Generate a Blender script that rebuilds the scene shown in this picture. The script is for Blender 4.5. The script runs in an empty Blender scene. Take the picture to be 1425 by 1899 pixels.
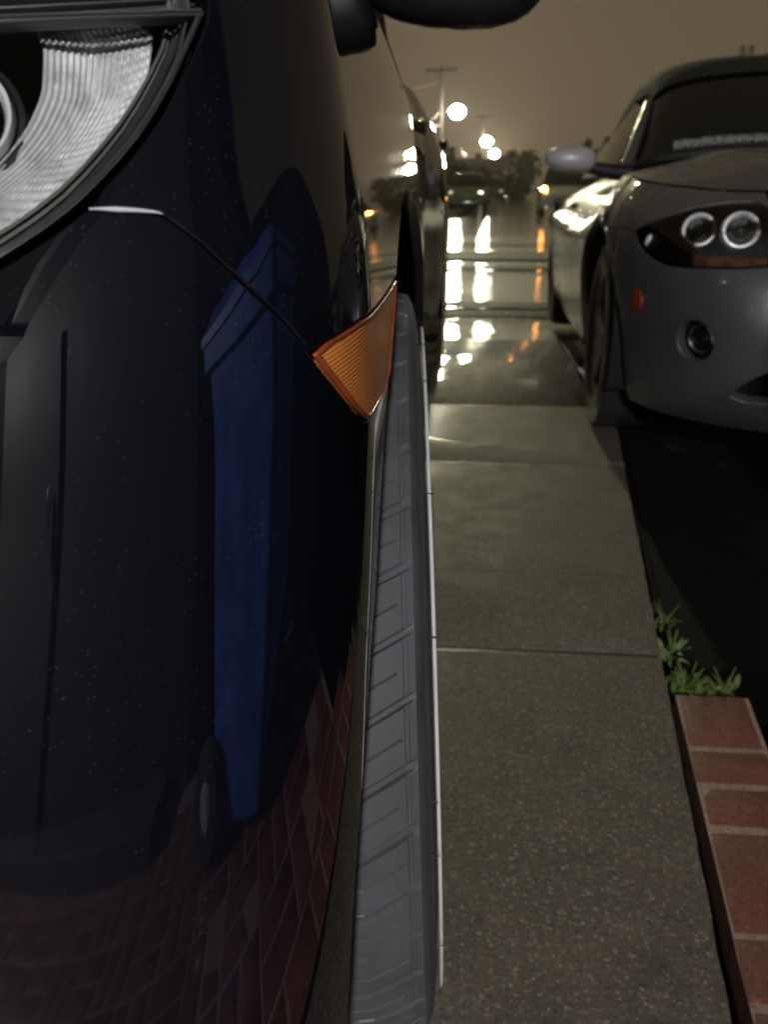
import bpy, bmesh, math, random
from mathutils import Vector, Matrix, noise
from mathutils.bvhtree import BVHTree
from mathutils.geometry import delaunay_2d_cdt
import numpy as np
rnd = random.Random(7)
C = bpy.context.scene.collection
R = math.radians
PI = math.pi
# ------------------------------------------------------------------ helpers
def link(o, parent=None):
    C.objects.link(o)
    if parent: o.parent = parent
    return o
def empty(name, label, cat, loc=(0, 0, 0), rz=0, group=None):
    o = bpy.data.objects.new(name, None); o.location = loc; o.rotation_euler = (0, 0, rz)
    o['label'] = label; o['category'] = cat
    if group: o['group'] = group
    return link(o)
def tag(o, label=None, cat=None, group=None, kind=None):
    if label: o['label'] = label
    if cat: o['category'] = cat
    if group: o['group'] = group
    if kind: o['kind'] = kind
    return o
class MB:
    """collects shapes, links them as one mesh object"""
    def __init__(s): s.v = []; s.f = []; s.n = None
    def add(s, vs, fs):
        k = len(s.v); s.v += [tuple(v) for v in vs]; s.f += [tuple(i + k for i in f) for f in fs]
    def box(s, a, b, bev=0.0):
        (x0, y0, z0), (x1, y1, z1) = a, b
        if bev <= 0:
            s.add([(x0,y0,z0),(x1,y0,z0),(x1,y1,z0),(x0,y1,z0),(x0,y0,z1),(x1,y0,z1),(x1,y1,z1),(x0,y1,z1)],
                  [(0,3,2,1),(4,5,6,7),(0,1,5,4),(1,2,6,5),(2,3,7,6),(3,0,4,7)]); return
        bm = bmesh.new(); bmesh.ops.create_cube(bm, size=1)
        for v in bm.verts: v.co = Vector(((x0+x1)/2+v.co.x*(x1-x0), (y0+y1)/2+v.co.y*(y1-y0), (z0+z1)/2+v.co.z*(z1-z0)))
        bmesh.ops.bevel(bm, geom=list(bm.edges), offset=bev, segments=2, profile=.6, affect='EDGES')
        s.bm(bm)
    def bm(s, bm, M=None):
        bm.verts.ensure_lookup_table(); bm.verts.index_update()
        s.add([(M @ v.co if M else v.co) for v in bm.verts], [[v.index for v in f.verts] for f in bm.faces]); bm.free()
    def tube(s, pts, r, n=10, cap=True):
        pts = [Vector(p) for p in pts]; rs = r if isinstance(r, (list, tuple)) else [r]*len(pts)
        rings = []; up = Vector((0.13, 0.21, 1)).normalized()
        for i, p in enumerate(pts):
            t = (pts[min(i+1, len(pts)-1)] - pts[max(i-1, 0)]).normalized()
            a = t.cross(up)
            if a.length < .05: a = t.cross(Vector((1, 0, 0)))
            a.normalize(); b = t.cross(a)
            rings.append([p + a*(rs[i]*math.cos(2*PI*k/n)) + b*(rs[i]*math.sin(2*PI*k/n)) for k in range(n)])
        s.loft(rings, True, cap)
    def loft(s, rings, closed=True, cap=False):
        n = len(rings[0]); vs = [v for r in rings for v in r]; fs = []
        for i in range(len(rings)-1):
            for k in range(n if closed else n-1):
                k2 = (k+1) % n; fs.append((i*n+k, i*n+k2, (i+1)*n+k2, (i+1)*n+k))
        if cap: fs += [tuple(range(n))[::-1], tuple(range((len(rings)-1)*n, len(rings)*n))]
        s.add(vs, fs)
    def lathe(s, prof, M=None, n=32, closed=False):
        """prof: (axial, radius) about local X axis"""
        rings = []
        for k in range(n):
            a = 2*PI*k/n; rings.append([Vector((x, r*math.cos(a), r*math.sin(a))) for x, r in prof])
        rings.append(rings[0])
        if M: rings = [[M @ v for v in r] for r in rings]
        m = len(prof); vs = [v for r in rings[:-1] for v in r]; fs = []
        for i in range(n):
            j = (i+1) % n
            for k in range(m-1): fs.append((i*m+k, j*m+k, j*m+k+1, i*m+k+1))
        s.add(vs, fs)
    def sphere(s, c, r, seg=16, ring=10, sc=(1, 1, 1)):
        bm = bmesh.new(); bmesh.ops.create_uvsphere(bm, u_segments=seg, v_segments=ring, radius=r)
        for v in bm.verts: v.co = Vector((v.co.x*sc[0]+c[0], v.co.y*sc[1]+c[1], v.co.z*sc[2]+c[2]))
        s.bm(bm)
    def build(s, name, mat, parent=None, smooth=True, off=(0, 0, 0), fix=True, ang=40):
        me = bpy.data.meshes.new(name)
        me.from_pydata([(v[0]-off[0], v[1]-off[1], v[2]-off[2]) for v in s.v], [], s.f)
        if s.n is None and fix:
            bm = bmesh.new(); bm.from_mesh(me); bmesh.ops.recalc_face_normals(bm, faces=list(bm.faces)); bm.to_mesh(me); bm.free()
        if smooth:
            me.shade_smooth()
            if s.n is not None: me.normals_split_custom_set_from_vertices([tuple(x) for x in s.n])
            elif ang < 180: me.set_sharp_from_angle(angle=R(ang))
        me.materials.append(mat); me.update()
        return link(bpy.data.objects.new(name, me), parent)
# ------------------------------------------------------------------ materials
def mat(name): 
    m = bpy.data.materials.new(name); m.use_nodes = True; nt = m.node_tree
    return m, nt, nt.nodes['Principled BSDF']
def N(nt, typ, **kw):
    n = nt.nodes.new(typ)
    for k, v in kw.items():
        if k.startswith('i_'): n.inputs[k[2:].replace('_', ' ')].default_value = v
        else: setattr(n, k, v)
    return n
def ramp(nt, fac, stops):
    r = nt.nodes.new('ShaderNodeValToRGB'); e = r.color_ramp.elements
    while len(e) < len(stops): e.new(.5)
    for x, (p, c) in zip(e, stops):
        x.position = p; x.color = (c, c, c, 1) if isinstance(c, (int, float)) else (*c, 1)
    nt.links.new(fac, r.inputs[0]); return r.outputs[0]
def coords(nt, sc=(1, 1, 1), rot=(0, 0, 0)):
    t = nt.nodes.new('ShaderNodeTexCoord'); m = nt.nodes.new('ShaderNodeMapping')
    m.inputs['Scale'].default_value = sc; m.inputs['Rotation'].default_value = rot
    nt.links.new(t.outputs['Object'], m.inputs[0]); return m.outputs[0]
def noise_t(nt, vec, scale, det=4, rough=.55):
    n = N(nt, 'ShaderNodeTexNoise', i_Scale=scale, i_Detail=det, i_Roughness=rough); nt.links.new(vec, n.inputs['Vector']); return n.outputs['Fac']
def bump(nt, h, b, strength=.3, dist=.01, prev=None):
    n = N(nt, 'ShaderNodeBump', i_Strength=strength, i_Distance=dist); nt.links.new(h, n.inputs['Height'])
    if prev: nt.links.new(prev, n.inputs['Normal'])
    nt.links.new(n.outputs[0], b.inputs['Normal']); return n.outputs[0]
def mix(nt, fac, a, b):
    n = nt.nodes.new('ShaderNodeMix'); n.data_type = 'RGBA'
    for s_, v in ((0, fac), (6, a), (7, b)):
        if hasattr(v, 'default_value'): nt.links.new(v, n.inputs[s_])
        else: n.inputs[s_].default_value = (*v, 1) if isinstance(v, tuple) else v
    return n.outputs[2]
def math_n(nt, op, a, b=0.0):
    n = N(nt, 'ShaderNodeMath', operation=op)
    for i, v in enumerate((a, b)):
        if hasattr(v, 'default_value'): nt.links.new(v, n.inputs[i])
        else: n.inputs[i].default_value = v
    return n.outputs[0]
def simple(name, col, rough=.5, metal=0, coat=0, nscale=0, namp=.3, bumpst=0, bscale=60, **kw):
    m, nt, b = mat(name)
    b.inputs['Base Color'].default_value = (*col, 1); b.inputs['Roughness'].default_value = rough
    b.inputs['Metallic'].default_value = metal; b.inputs['Coat Weight'].default_value = coat; b.inputs['Coat Roughness'].default_value = .03
    v = coords(nt)
    if nscale:
        f = noise_t(nt, v, nscale, 6, .65)
        c = ramp(nt, f, [(.3, tuple(x*(1-namp) for x in col)), (.7, tuple(min(1, x*(1+namp)) for x in col))]); nt.links.new(c, b.inputs['Base Color'])
        r = ramp(nt, f, [(.3, max(0, rough-.08)), (.7, min(1, rough+.1))]); nt.links.new(r, b.inputs['Roughness'])
    if bumpst: bump(nt, noise_t(nt, v, bscale, 5), b, bumpst, .004)
    for k, x in kw.items(): b.inputs[k.replace('_', ' ')].default_value = x
    return m
def emit(name, col, st):
    m, nt, b = mat(name); b.inputs['Base Color'].default_value = (.8, .8, .8, 1)
    b.inputs['Emission Color'].default_value = (*col, 1); b.inputs['Emission Strength'].default_value = st; return m
def paint(name, col, metal=0, rough=.3, coatior=1.5, dust=.6, coatr=.02, drops=0):
    m, nt, b = mat(name); v = coords(nt)
    b.inputs['Metallic'].default_value = metal; b.inputs['Roughness'].default_value = rough
    b.inputs['Specular IOR Level'].default_value = .5 if metal else 0.0
    b.inputs['Coat Weight'].default_value = 1; b.inputs['Coat IOR'].default_value = coatior; b.inputs['Coat Roughness'].default_value = coatr
    n1 = noise_t(nt, v, 9, 5, .6)
    vo = N(nt, 'ShaderNodeTexVoronoi', i_Scale=620.0); nt.links.new(v, vo.inputs['Vector'])
    n2 = noise_t(nt, v, 35, 2)
    sp = ramp(nt, math_n(nt, 'ADD', vo.outputs['Distance'], math_n(nt, 'MULTIPLY', n2, -.30)), [(0.0, 1.0), (.03, 0.0)])
    sc_ = N(nt, 'ShaderNodeSeparateColor'); nt.links.new(vo.outputs['Color'], sc_.inputs[0]); sp = math_n(nt, 'MULTIPLY', sp, ramp(nt, math_n(nt, 'MULTIPLY', sc_.outputs[0], noise_t(nt, v, 14, 3)), [(.30, 0.0), (.5, 1.0)]))
    film = ramp(nt, n1, [(.35, 0.0), (.8, .006*dust)])
    c = mix(nt, film, col, (.35, .33, .3)); c = mix(nt, math_n(nt, 'MULTIPLY', sp, .10*dust), c, (.5, .48, .44))
    nt.links.new(c, b.inputs['Base Color'])
    rr = ramp(nt, n1, [(.3, coatr), (.75, coatr+.035*dust)]); nt.links.new(rr, b.inputs['Coat Roughness'])
    if drops:
        vd = N(nt, 'ShaderNodeTexVoronoi', i_Scale=drops); nt.links.new(v, vd.inputs['Vector'])
        h = math_n(nt, 'ADD', math_n(nt, 'MULTIPLY', ramp(nt, vd.outputs['Distance'], [(0, 1.0), (.35, .6), (.45, 0)]), .10), noise_t(nt, coords(nt, (1, 1, .5)), 20, 3, .6))
        n_ = N(nt, 'ShaderNodeBump', i_Strength=.85, i_Distance=.012); nt.links.new(h, n_.inputs['Height']); nt.links.new(n_.outputs[0], b.inputs['Coat Normal'])
    return m
M = {}
M['black_paint'] = paint('black_paint', (.0035, .004, .007), rough=.35, coatior=1.64, coatr=.018)
M['silver_paint'] = paint('silver_paint', (.115, .112, .118), metal=.55, rough=.42, coatior=1.5, dust=.5, coatr=.02, drops=90)
M['green_paint'] = paint('green_paint', (.05, .072, .045), rough=.4, dust=.3)
M['grey_paint'] = paint('grey_paint', (.06, .06, .06), rough=.4, dust=.3)
M['black_plastic'] = simple('black_plastic', (.012, .012, .013), .45, nscale=30, bumpst=.1, bscale=300)
M['dark_plastic'] = simple('dark_plastic', (.03, .03, .032), .3, nscale=20)
M['trim_plastic'] = simple('trim_plastic', (.05, .05, .055), .35, nscale=20)
M['void'] = simple('void', (.004, .004, .004), .9)
M['chrome'] = simple('chrome', (.75, .75, .77), .22, 1)
M['alloy'] = simple('alloy', (.32, .32, .33), .35, 1, nscale=15)
M['glass_dark'] = simple('glass_dark', (.004, .005, .005), .03, IOR=1.35)
M['soft_top'] = simple('soft_top', (.010, .010, .010), .8, nscale=40, bumpst=.3, bscale=400)
M['mirror_silver'] = paint('mirror_silver', (.5, .47, .47), metal=.1, rough=.4, dust=.3)
M['steel'] = simple('steel', (.16, .16, .15), .55, .6, nscale=8)
M['wood'] = simple('weathered_wood', (.018, .015, .012), .8, nscale=6, bumpst=.3, bscale=30)
M['bark'] = simple('bark', (.05, .04, .03), .9, nscale=10, bumpst=.5, bscale=25)
M['bin_blue'] = simple('bin_blue', (.055, .16, .66), .5, nscale=9, namp=.45, bumpst=.08, bscale=200)
M['bin_grey'] = simple('bin_grey', (.03, .03, .03), .6)
M['house_wall'] = simple('brown_stucco', (.055, .05, .04), .9, nscale=8, namp=.12, bumpst=.3, bscale=90)
M['dark_wall'] = simple('dark_wall', (.03, .028, .025), .85, nscale=6, namp=.2, bumpst=.2, bscale=60)
M['pale_highlight'] = simple('pale_highlight', (.75, .75, .78), .25, coat=1)  # pale colour imitating highlights on the bumper edge and projector ring
M['bezel_plastic'] = simple('bezel_plastic', (.13, .13, .125), .3, nscale=40, namp=.4)
M['water_drop'] = simple('water_drop', (.35, .36, .33), .12, coat=1)
M['housing'] = simple('lamp_housing', (.006, .006, .006), .5)
M['white_wall'] = simple('painted_stucco', (.20, .185, .15), .85, nscale=8, namp=.12, bumpst=.3, bscale=90)
M['white_paint'] = simple('white_paint', (.10, .095, .085), .5, nscale=5, namp=.08)
M['roof'] = simple('roof_shingle', (.07, .06, .055), .9, nscale=14, bumpst=.4, bscale=20)
M['cable'] = simple('cable', (.35, .34, .3), .45, coat=.6)
M['orange_marker'] = simple('orange_marker', (.28, .04, .01), .25, coat=.8)
M['lamp_bulb'] = emit('lamp_bulb', (1, .93, .72), 300)
M['lamp_bulb_far'] = emit('lamp_bulb_far', (1, .94, .70), 330)
M['street_bulb'] = emit('street_bulb', (1, .985, .62), 4800)
M['porch_bulb'] = emit('porch_bulb', (.97, .975, 1), 2800)
M['amber_lamp'] = emit('amber_lamp', (1, .33, .05), 40)
M['small_glint'] = emit('small_glint', (1, .95, .75), 3.5)  # glow standing in for glints on the parked cars' headlights
M['faint_glint'] = emit('faint_glint', (1, .92, .72), .6)  # weaker glow for the same imitated glints
M['lamp_glass'] = simple('lamp_glass', (.05, .05, .05), .08, coat=1, nscale=8)
M['indicator'] = simple('indicator', (.10, .04, .025), .3, coat=.6, nscale=40, namp=.6)
def leaf_mat(name, c, tr=.25):
    m, nt, b = mat(name); v = coords(nt); f = noise_t(nt, v, 3.0, 3)
    nt.links.new(ramp(nt, f, [(.3, tuple(x*.55 for x in c)), (.7, tuple(x*1.35 for x in c))]), b.inputs['Base Color'])
    b.inputs['Roughness'].default_value = .5
    return m
M['leaf_dark'] = leaf_mat('leaf_dark', (.035, .06, .02)); M['leaf_mid'] = leaf_mat('leaf_mid', (.05, .085, .028)); 
M['weed_leaf'] = leaf_mat('weed_leaf', (.12, .175, .035)); M['weed_pale'] = leaf_mat('weed_pale', (.19, .25, .09))
def rubber(name, col, rough=.6, wet=.35):
    m, nt, b = mat(name); v = coords(nt)
    f = noise_t(nt, v, 14, 7, .7); g = noise_t(nt, v, 160, 3)
    c = ramp(nt, f, [(.25, tuple(x*.6 for x in col)), (.5, col), (.78, tuple(x*1.35 for x in col))])
    c = mix(nt, ramp(nt, g, [(.62, 0.0), (.75, .35)]), c, tuple(x*.35 for x in col))
    vo = N(nt, 'ShaderNodeTexVoronoi', i_Scale=120.0); nt.links.new(v, vo.inputs['Vector'])
    c = mix(nt, ramp(nt, math_n(nt, 'ADD', vo.outputs['Distance'], math_n(nt, 'MULTIPLY', f, .15)), [(.07, .5), (.12, 0.0)]), c, (.2, .2, .2))
    nt.links.new(c, b.inputs['Base Color']); nt.links.new(ramp(nt, f, [(.3, rough-.15), (.7, rough+.15)]), b.inputs['Roughness'])
    b.inputs['Coat Weight'].default_value = wet; b.inputs['Coat Roughness'].default_value = .25
    bump(nt, g, b, .12, .002); return m
M['tyre_dusty'] = rubber('tyre_dusty', (.070, .072, .076), .75, .06)
M['highlight_white'] = simple('highlight_white', (.9, .9, .88), .45, nscale=30, namp=.12)
M['tyre'] = rubber('tyre_rubber', (.022, .022, .023), .55, .5)
# amber lens with fine moulded ribs
m, nt, b = mat('amber_lens'); v = coords(nt, (1, 1, 1), (0, R(20), 0)); M['amber'] = m
w = N(nt, 'ShaderNodeTexWave', i_Scale=200.0, i_Distortion=.8, wave_type='BANDS', bands_direction='Z'); nt.links.new(v, w.inputs['Vector'])
w2 = N(nt, 'ShaderNodeTexWave', i_Scale=240.0, i_Distortion=.6, wave_type='BANDS', bands_direction='Y'); nt.links.new(v, w2.inputs['Vector'])
f = noise_t(nt, v, 34, 5)
cc = ramp(nt, f, [(.25, (.46, .095, .012)), (.55, (.72, .185, .028)), (.8, (.88, .34, .09))])
cc = mix(nt, math_n(nt, 'MULTIPLY', w.outputs['Fac'], .55), cc, (1.0, .46, .13)); nt.links.new(cc, b.inputs['Base Color'])
b.inputs['Roughness'].default_value = .3; b.inputs['Coat Weight'].default_value = .12; b.inputs['Coat Roughness'].default_value = .1; b.inputs['Specular IOR Level'].default_value = .25
b.inputs['Subsurface Weight'].default_value = .0
bump(nt, math_n(nt, 'ADD', w.outputs['Fac'], math_n(nt, 'MULTIPLY', w2.outputs['Fac'], .5)), b, .3, .0008)
M['amber_rim'] = simple('amber_rim', (.30, .06, .015), .3, coat=.2, nscale=50, namp=.4)
# thin clear polycarbonate
m, nt, b = mat('clear_lens'); M['lens'] = m
nt.nodes.remove(b); tr = N(nt, 'ShaderNodeBsdfTransparent'); gl = N(nt, 'ShaderNodeBsdfGlossy', i_Roughness=.03); fr = N(nt, 'ShaderNodeFresnel', i_IOR=1.5)
ms = N(nt, 'ShaderNodeMixShader'); nt.links.new(fr.outputs[0], ms.inputs[0]); nt.links.new(tr.outputs[0], ms.inputs[1]); nt.links.new(gl.outputs[0], ms.inputs[2])
tr.inputs[0].default_value = (.92, .92, .9, 1); nt.links.new(ms.outputs[0], nt.nodes['Material Output'].inputs[0])
m, nt, b = mat('reflector_chrome'); M['reflector'] = m; v = coords(nt)
b.inputs['Metallic'].default_value = .35; b.inputs['Base Color'].default_value = (.9, .9, .93, 1)
f = noise_t(nt, v, 60, 5, .7); g_ = noise_t(nt, v, 22, 3, .6); nt.links.new(ramp(nt, math_n(nt, 'ADD', math_n(nt, 'MULTIPLY', f, .45), math_n(nt, 'MULTIPLY', g_, .65)), [(.38, (.38, .38, .40)), (.52, (.85, .85, .88)), (.66, (1, 1, 1))]), b.inputs['Base Color']); nt.links.new(ramp(nt, f, [(.3, .25), (.7, .5)]), b.inputs['Roughness']); bump(nt, noise_t(nt, v, 380, 3), b, .35, .001)

# ------------------------------------------------------------------ camera numbers (photo pixels are 1425 x 1899)
H = .78; PITCH = R(21.8); YAW = R(11.1); F = 1500.; CARYAW = R(6.4)
def ray(px, py):
    x = (px-712.5)/F; y = -(py-949.5)/F
    f = math.cos(PITCH)+y*math.sin(PITCH); u = -math.sin(PITCH)+y*math.cos(PITCH); c, s = math.cos(YAW), math.sin(YAW)
    return Vector((x*c-f*s, x*s+f*c, u))
def rayc(px, py):       # in the frame the two parked cars share
    d = ray(px, py); c, s = math.cos(CARYAW), math.sin(CARYAW)
    return Vector((d.x*c+d.y*s, -d.x*s+d.y*c, d.z))
def car2world(x, y, z=0):
    c, s = math.cos(CARYAW), math.sin(CARYAW); return Vector((x*c-y*s, x*s+y*c, z))
def tab(t):
    xs, ys = zip(*t); n = len(xs)
    # monotone cubic
    h = [xs[i+1]-xs[i] for i in range(n-1)]; d = [(ys[i+1]-ys[i])/h[i] for i in range(n-1)]
    m_ = [d[0]] + [0 if d[i-1]*d[i] <= 0 else 2*d[i-1]*d[i]/(d[i-1]+d[i]) for i in range(1, n-1)] + [d[-1]]
    def f(x):
        if x <= xs[0]: return ys[0]+m_[0]*(x-xs[0])
        if x >= xs[-1]: return ys[-1]+m_[-1]*(x-xs[-1])
        i = 0
        while x > xs[i+1]: i += 1
        t = (x-xs[i])/h[i]
        return (2*t**3-3*t**2+1)*ys[i]+(t**3-2*t**2+t)*h[i]*m_[i]+(-2*t**3+3*t**2)*ys[i+1]+(t**3-t**2)*h[i]*m_[i+1]
    return f
# ------------------------------------------------------------------ car body shells: P(u, z), u<0 along the flank, 0..L round the front corner, >L across the nose
class Shell:
    L = .5
    def __init__(s, xf, ry, rx, yc, half, side, bulge=lambda y: 0, rear=None, crown=.05, pw=1.0):
        s.xf, s.ry, s.rx, s.yc, s.half, s.side, s.bulge, s.rear, s.crown, s.pw = xf, ry, rx, yc, half, side, bulge, rear, crown, pw
        s.cx = side*0
    # local frame: flank at X = -xf(z)... car centre line at X = centre
    def P(s, u, z, mir=False):
        X0 = s.xf(z)
        if u <= 0:
            y = s.yc-u; x = X0 + s.bulge(y, z)
            if s.rear and y > s.rear[0]:
                t = min((y-s.rear[0])/s.rear[1], 1.6)
                if t <= 1.5708/1.0: x -= s.rear[2]*(1-math.cos(min(t, 1.5708))); y = s.rear[0]+s.rear[1]*math.sin(min(t, 1.5708))
        elif u <= s.L:
            a = u/s.L*PI/2; ca, sa = math.cos(a)**s.pw, math.sin(a)**s.pw
            x = X0-s.rx*(1-ca); y = s.yc-s.ry(z)*sa
        else:
            x = X0-s.rx-(u-s.L); w = s.half-s.rx; t = (u-s.L)/w; y = s.yc-s.ry(z)-s.crown*(1-(1-t)**2)
        p = Vector((x, y, z))
        return p
    def N(s, u, z):
        e = .002; du = s.P(u+e, z)-s.P(u-e, z); dz = s.P(u, z+e)-s.P(u, z-e)
        n = du.cross(dz); n.normalize()
        if n.x < 0 and u < .2: n = -n
        if n.y > 0 and u >= .2: n = -n
        return n
    def bvh(s, u0, u1, z0, z1, nu=160, nz=120):
        vs = []; fs = []; s.us = [u0+(u1-u0)*i/nu for i in range(nu+1)]; s.zs = [z0+(z1-z0)*j/nz for j in range(nz+1)]
        for u in s.us:
            for z in s.zs: vs.append(s.P(u, z))
        s.fu = []
        for i in range(nu):
            for j in range(nz):
                a = i*(nz+1)+j; fs.append((a, a+nz+1, a+nz+2, a+1)); s.fu.append((s.us[i], s.us[i+1]))
        s.tree = BVHTree.FromPolygons(vs, fs)
    def hit(s, px, py):
        h = s.tree.ray_cast(Vector((0, 0, H)), rayc(px, py).normalized())
        if h[0] is None: return None
        lo, hi = s.fu[h[2]]; z = h[0].z
        best = min((lo+(hi-lo)*k/20 for k in range(21)), key=lambda u: (s.P(u, z)-h[0]).length_squared)
        return (best, z)
def inset(poly, d):
    n = len(poly); out = []
    A = sum(poly[i][0]*poly[(i+1) % n][1]-poly[(i+1) % n][0]*poly[i][1] for i in range(n)); sg = 1 if A > 0 else -1
    for i in range(n):
        a, q, c = poly[i-1], poly[i], poly[(i+1) % n]; tx, ty = c[0]-a[0], c[1]-a[1]; l = math.hypot(tx, ty) or 1
        out.append((q[0]-sg*ty/l*d, q[1]+sg*tx/l*d))
    return out
def densify(poly, step):
    out = []
    for i, a in enumerate(poly):
        b = poly[(i+1) % len(poly)]; d = math.hypot(b[0]-a[0], b[1]-a[1]); n = max(1, int(d/step+.5))
        for k in range(n): out.append((a[0]+(b[0]-a[0])*k/n, a[1]+(b[1]-a[1])*k/n))
    return out
def inpoly(p, poly):
    x, y = p; c = False; j = len(poly)-1
    for i in range(len(poly)):
        xi, yi = poly[i]; xj, yj = poly[j]
        if (yi > y) != (yj > y) and x < (xj-xi)*(y-yi)/(yj-yi)+xi: c = not c
        j = i
    return c
def edist(p, poly):
    m_ = 9
    for i in range(len(poly)):
        ax, ay = poly[i]; d = math.hypot(p[0]-ax, p[1]-ay)
        if d < m_: m_ = d
    return m_
def panel(mb, sh, poly, step=.012, bstep=.006, lift=0.0, depth=.012, holes=(), fn=None, mirror=None, lip=.0012, inner=None):
    """a sheet of the shell cut to an outline in (u, z), with a rolled edge; optional mirror about x = mirror"""
    if sum(poly[i][0]*poly[(i+1) % len(poly)][1]-poly[(i+1) % len(poly)][0]*poly[i][1] for i in range(len(poly))) < 0: poly = poly[::-1]
    B = inset(densify(poly, bstep), lip); loops = [B]+[densify(h, bstep) for h in holes]
    pts = []; edges = []
    for lp in loops:
        k = len(pts); pts += lp; edges += [(k+i, k+(i+1) % len(lp)) for i in range(len(lp))]
    us = [p[0] for p in B]; zs = [p[1] for p in B]
    u = min(us)+step/2; row = 0
    while u < max(us):
        z = min(zs)+step*(.5 if row % 2 else .05)
        while z < max(zs):
            q = (u, z)
            if inpoly(q, B) and not any(inpoly(q, l) for l in loops[1:]) and all(edist(q, l) > .45*step for l in loops): pts.append(q)
            z += step
        u += step*.9; row += 1
    r = delaunay_2d_cdt([Vector(p) for p in pts], edges, [], 0, 1e-6)
    V, Fc = r[0], r[2]
    tris = []
    for f in Fc:
        c = ((V[f[0]].x+V[f[1]].x+V[f[2]].x)/3, (V[f[0]].y+V[f[1]].y+V[f[2]].y)/3)
        if inpoly(c, B) and not any(inpoly(c, l) for l in loops[1:]): tris.append(tuple(f))
    P3 = []; N3 = []
    for q in V:
        n = sh.N(q.x, q.y); p = sh.P(q.x, q.y)
        l = lift if fn is None else fn(q.x, q.y)
        P3.append(p+n*l); N3.append(n)
    # orientation
    f0 = tris[len(tris)//2]; nn = (P3[f0[1]]-P3[f0[0]]).cross(P3[f0[2]]-P3[f0[0]])
    if nn.dot(N3[f0[0]]) < 0: tris = [t[::-1] for t in tris]
    verts = list(P3); norms = list(N3); faces = list(tris)
    for li, lp in enumerate(loops):
        n = len(lp); ps = []; ns = []; 
        for q in lp:
            nn = sh.N(*q); ps.append(sh.P(*q)+nn*(lift if fn is None else fn(*q))); ns.append(nn)
        cen = (sum(q[0] for q in lp)/n, sum(q[1] for q in lp)/n)
        outs = []
        for i in range(n):
            t = ps[(i+1) % n]-ps[i-1]; o = t.cross(ns[i])
            if o.length < 1e-9: o = Vector((0, 0, 1))
            o.normalize(); outs.append(o)
        # outward test with a small uv step
        i = 0; q = lp[i]; e = 1e-3
        du = (sh.P(q[0]+e, q[1])-sh.P(*q)); dz = (sh.P(q[0], q[1]+e)-sh.P(*q))
        ou = outs[i].dot(du); oz = outs[i].dot(dz); l = math.hypot(ou, oz) or 1
        test = (q[0]+ou/l*.002, q[1]+oz/l*.002)
        inside = inpoly(test, B) and not any(inpoly(test, k) for k in loops[1:])
        sg = -1 if inside else 1
        rings = [(0, 0, 0), (lip*.65, .3*lip, .55), (lip*1.0, lip*1.1, .98), (lip*1.0, depth, 1)]
        base = len(verts)
        for a, d, k in rings:
            for i in range(n):
                verts.append(ps[i]+outs[i]*(sg*a)-ns[i]*d); norms.append((ns[i]*math.sqrt(max(0, 1-k*k))+outs[i]*(sg*k)).normalized())
        for r_ in range(3):
            for i in range(n):
                j = (i+1) % n; f = (base+r_*n+i, base+(r_+1)*n+i, base+(r_+1)*n+j, base+r_*n+j)
                nn = (verts[f[1]]-verts[f[0]]).cross(verts[f[2]]-verts[f[0]])
                faces.append(f if nn.dot(norms[f[1]]) >= 0 else f[::-1])
    if mb.n is None: mb.n = []
    mb.add(verts, faces); mb.n += norms
    if mirror is not None:
        mb.add([Vector((2*mirror-p.x, p.y, p.z)) for p in verts], [f[::-1] for f in faces]); mb.n += [Vector((-q.x, q.y, q.z)) for q in norms]
    return mb
def tyre_mb(mb, Mx, r, w, rimr, tread=False, seg=160):
    """tyre about local X; outer side +X"""
    h = w/2
    prof = [(-h*.86, rimr), (-h*.98, rimr+.25*(r-rimr)), (-h*1.0, rimr+.5*(r-rimr)), (-h*.95, r-.028), (-h*.92, r-.014)]
    xs = [-.90+1.42*i/50 for i in range(51)]+[.52+.38*i/58 for i in range(1, 59)] if tread else [-.90+1.80*i/8 for i in range(9)]
    for x in xs: prof.append((x*h, r-.010*abs(x/.90)**3.2))
    prof += [(h*.915, r-.0125), (h*.93, r-.0155), (h*.945, r-.020), (h*.957, r-.027), (h*.968, r-.034), (h*.985, r-.046), (h*.995, rimr+.55*(r-rimr)), (h*1.0, rimr+.45*(r-rimr)), (h*.98, rimr+.25*(r-rimr)), (h*.86, rimr)]
    if tread:
        A = [PI+(-.5+i/1400)*R(210) for i in range(1401)]; gap = 2*PI-R(210); A += [A[-1]+gap*(i+1)/161 for i in range(160)]
    else: A = [2*PI*i/seg for i in range(seg)]
    pitch = .042; n = len(A); m = len(prof); vs = []
    for a in A:
        s = (a*r)
        for k, (x, rr) in enumerate(prof):
            d = 0
            if tread and abs(x) < h*.91:
                for gx in (-.036, 0, .036):
                    if abs(x-gx) < .0045: d = .0065
                ax = abs(x)
                if .046 < ax < h*.905:
                    sl = max(0, ax-.06); ph = (s + sl*.55*(1 if x > 0 else -1)) / pitch; q = ph-math.floor(ph); k_ = math.floor(ph)
                    wob = .02*math.sin(k_*5.1); w_ = .17+wob
                    if q < w_: d = max(d, .0032*min(1, (h*.905-ax)/.008)*min(1, min(q, w_-q)/.03))
                    elif abs(q-.60) < .018 and ax < h*(.80+.03*math.sin(k_*3.3)): d = max(d, .0018*(1-abs(q-.60)/.018))
                if abs(ax-h*.845) < .0014: d = max(d, .0007)
            vs.append(Vector((x, (rr-d)*math.cos(a), (rr-d)*math.sin(a))))
    fs = []
    for i in range(n):
        j = (i+1) % n
        for k in range(m-1): fs.append((i*m+k, i*m+k+1, j*m+k+1, j*m+k))
    mb.add([Mx @ v for v in vs], fs)
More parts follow.
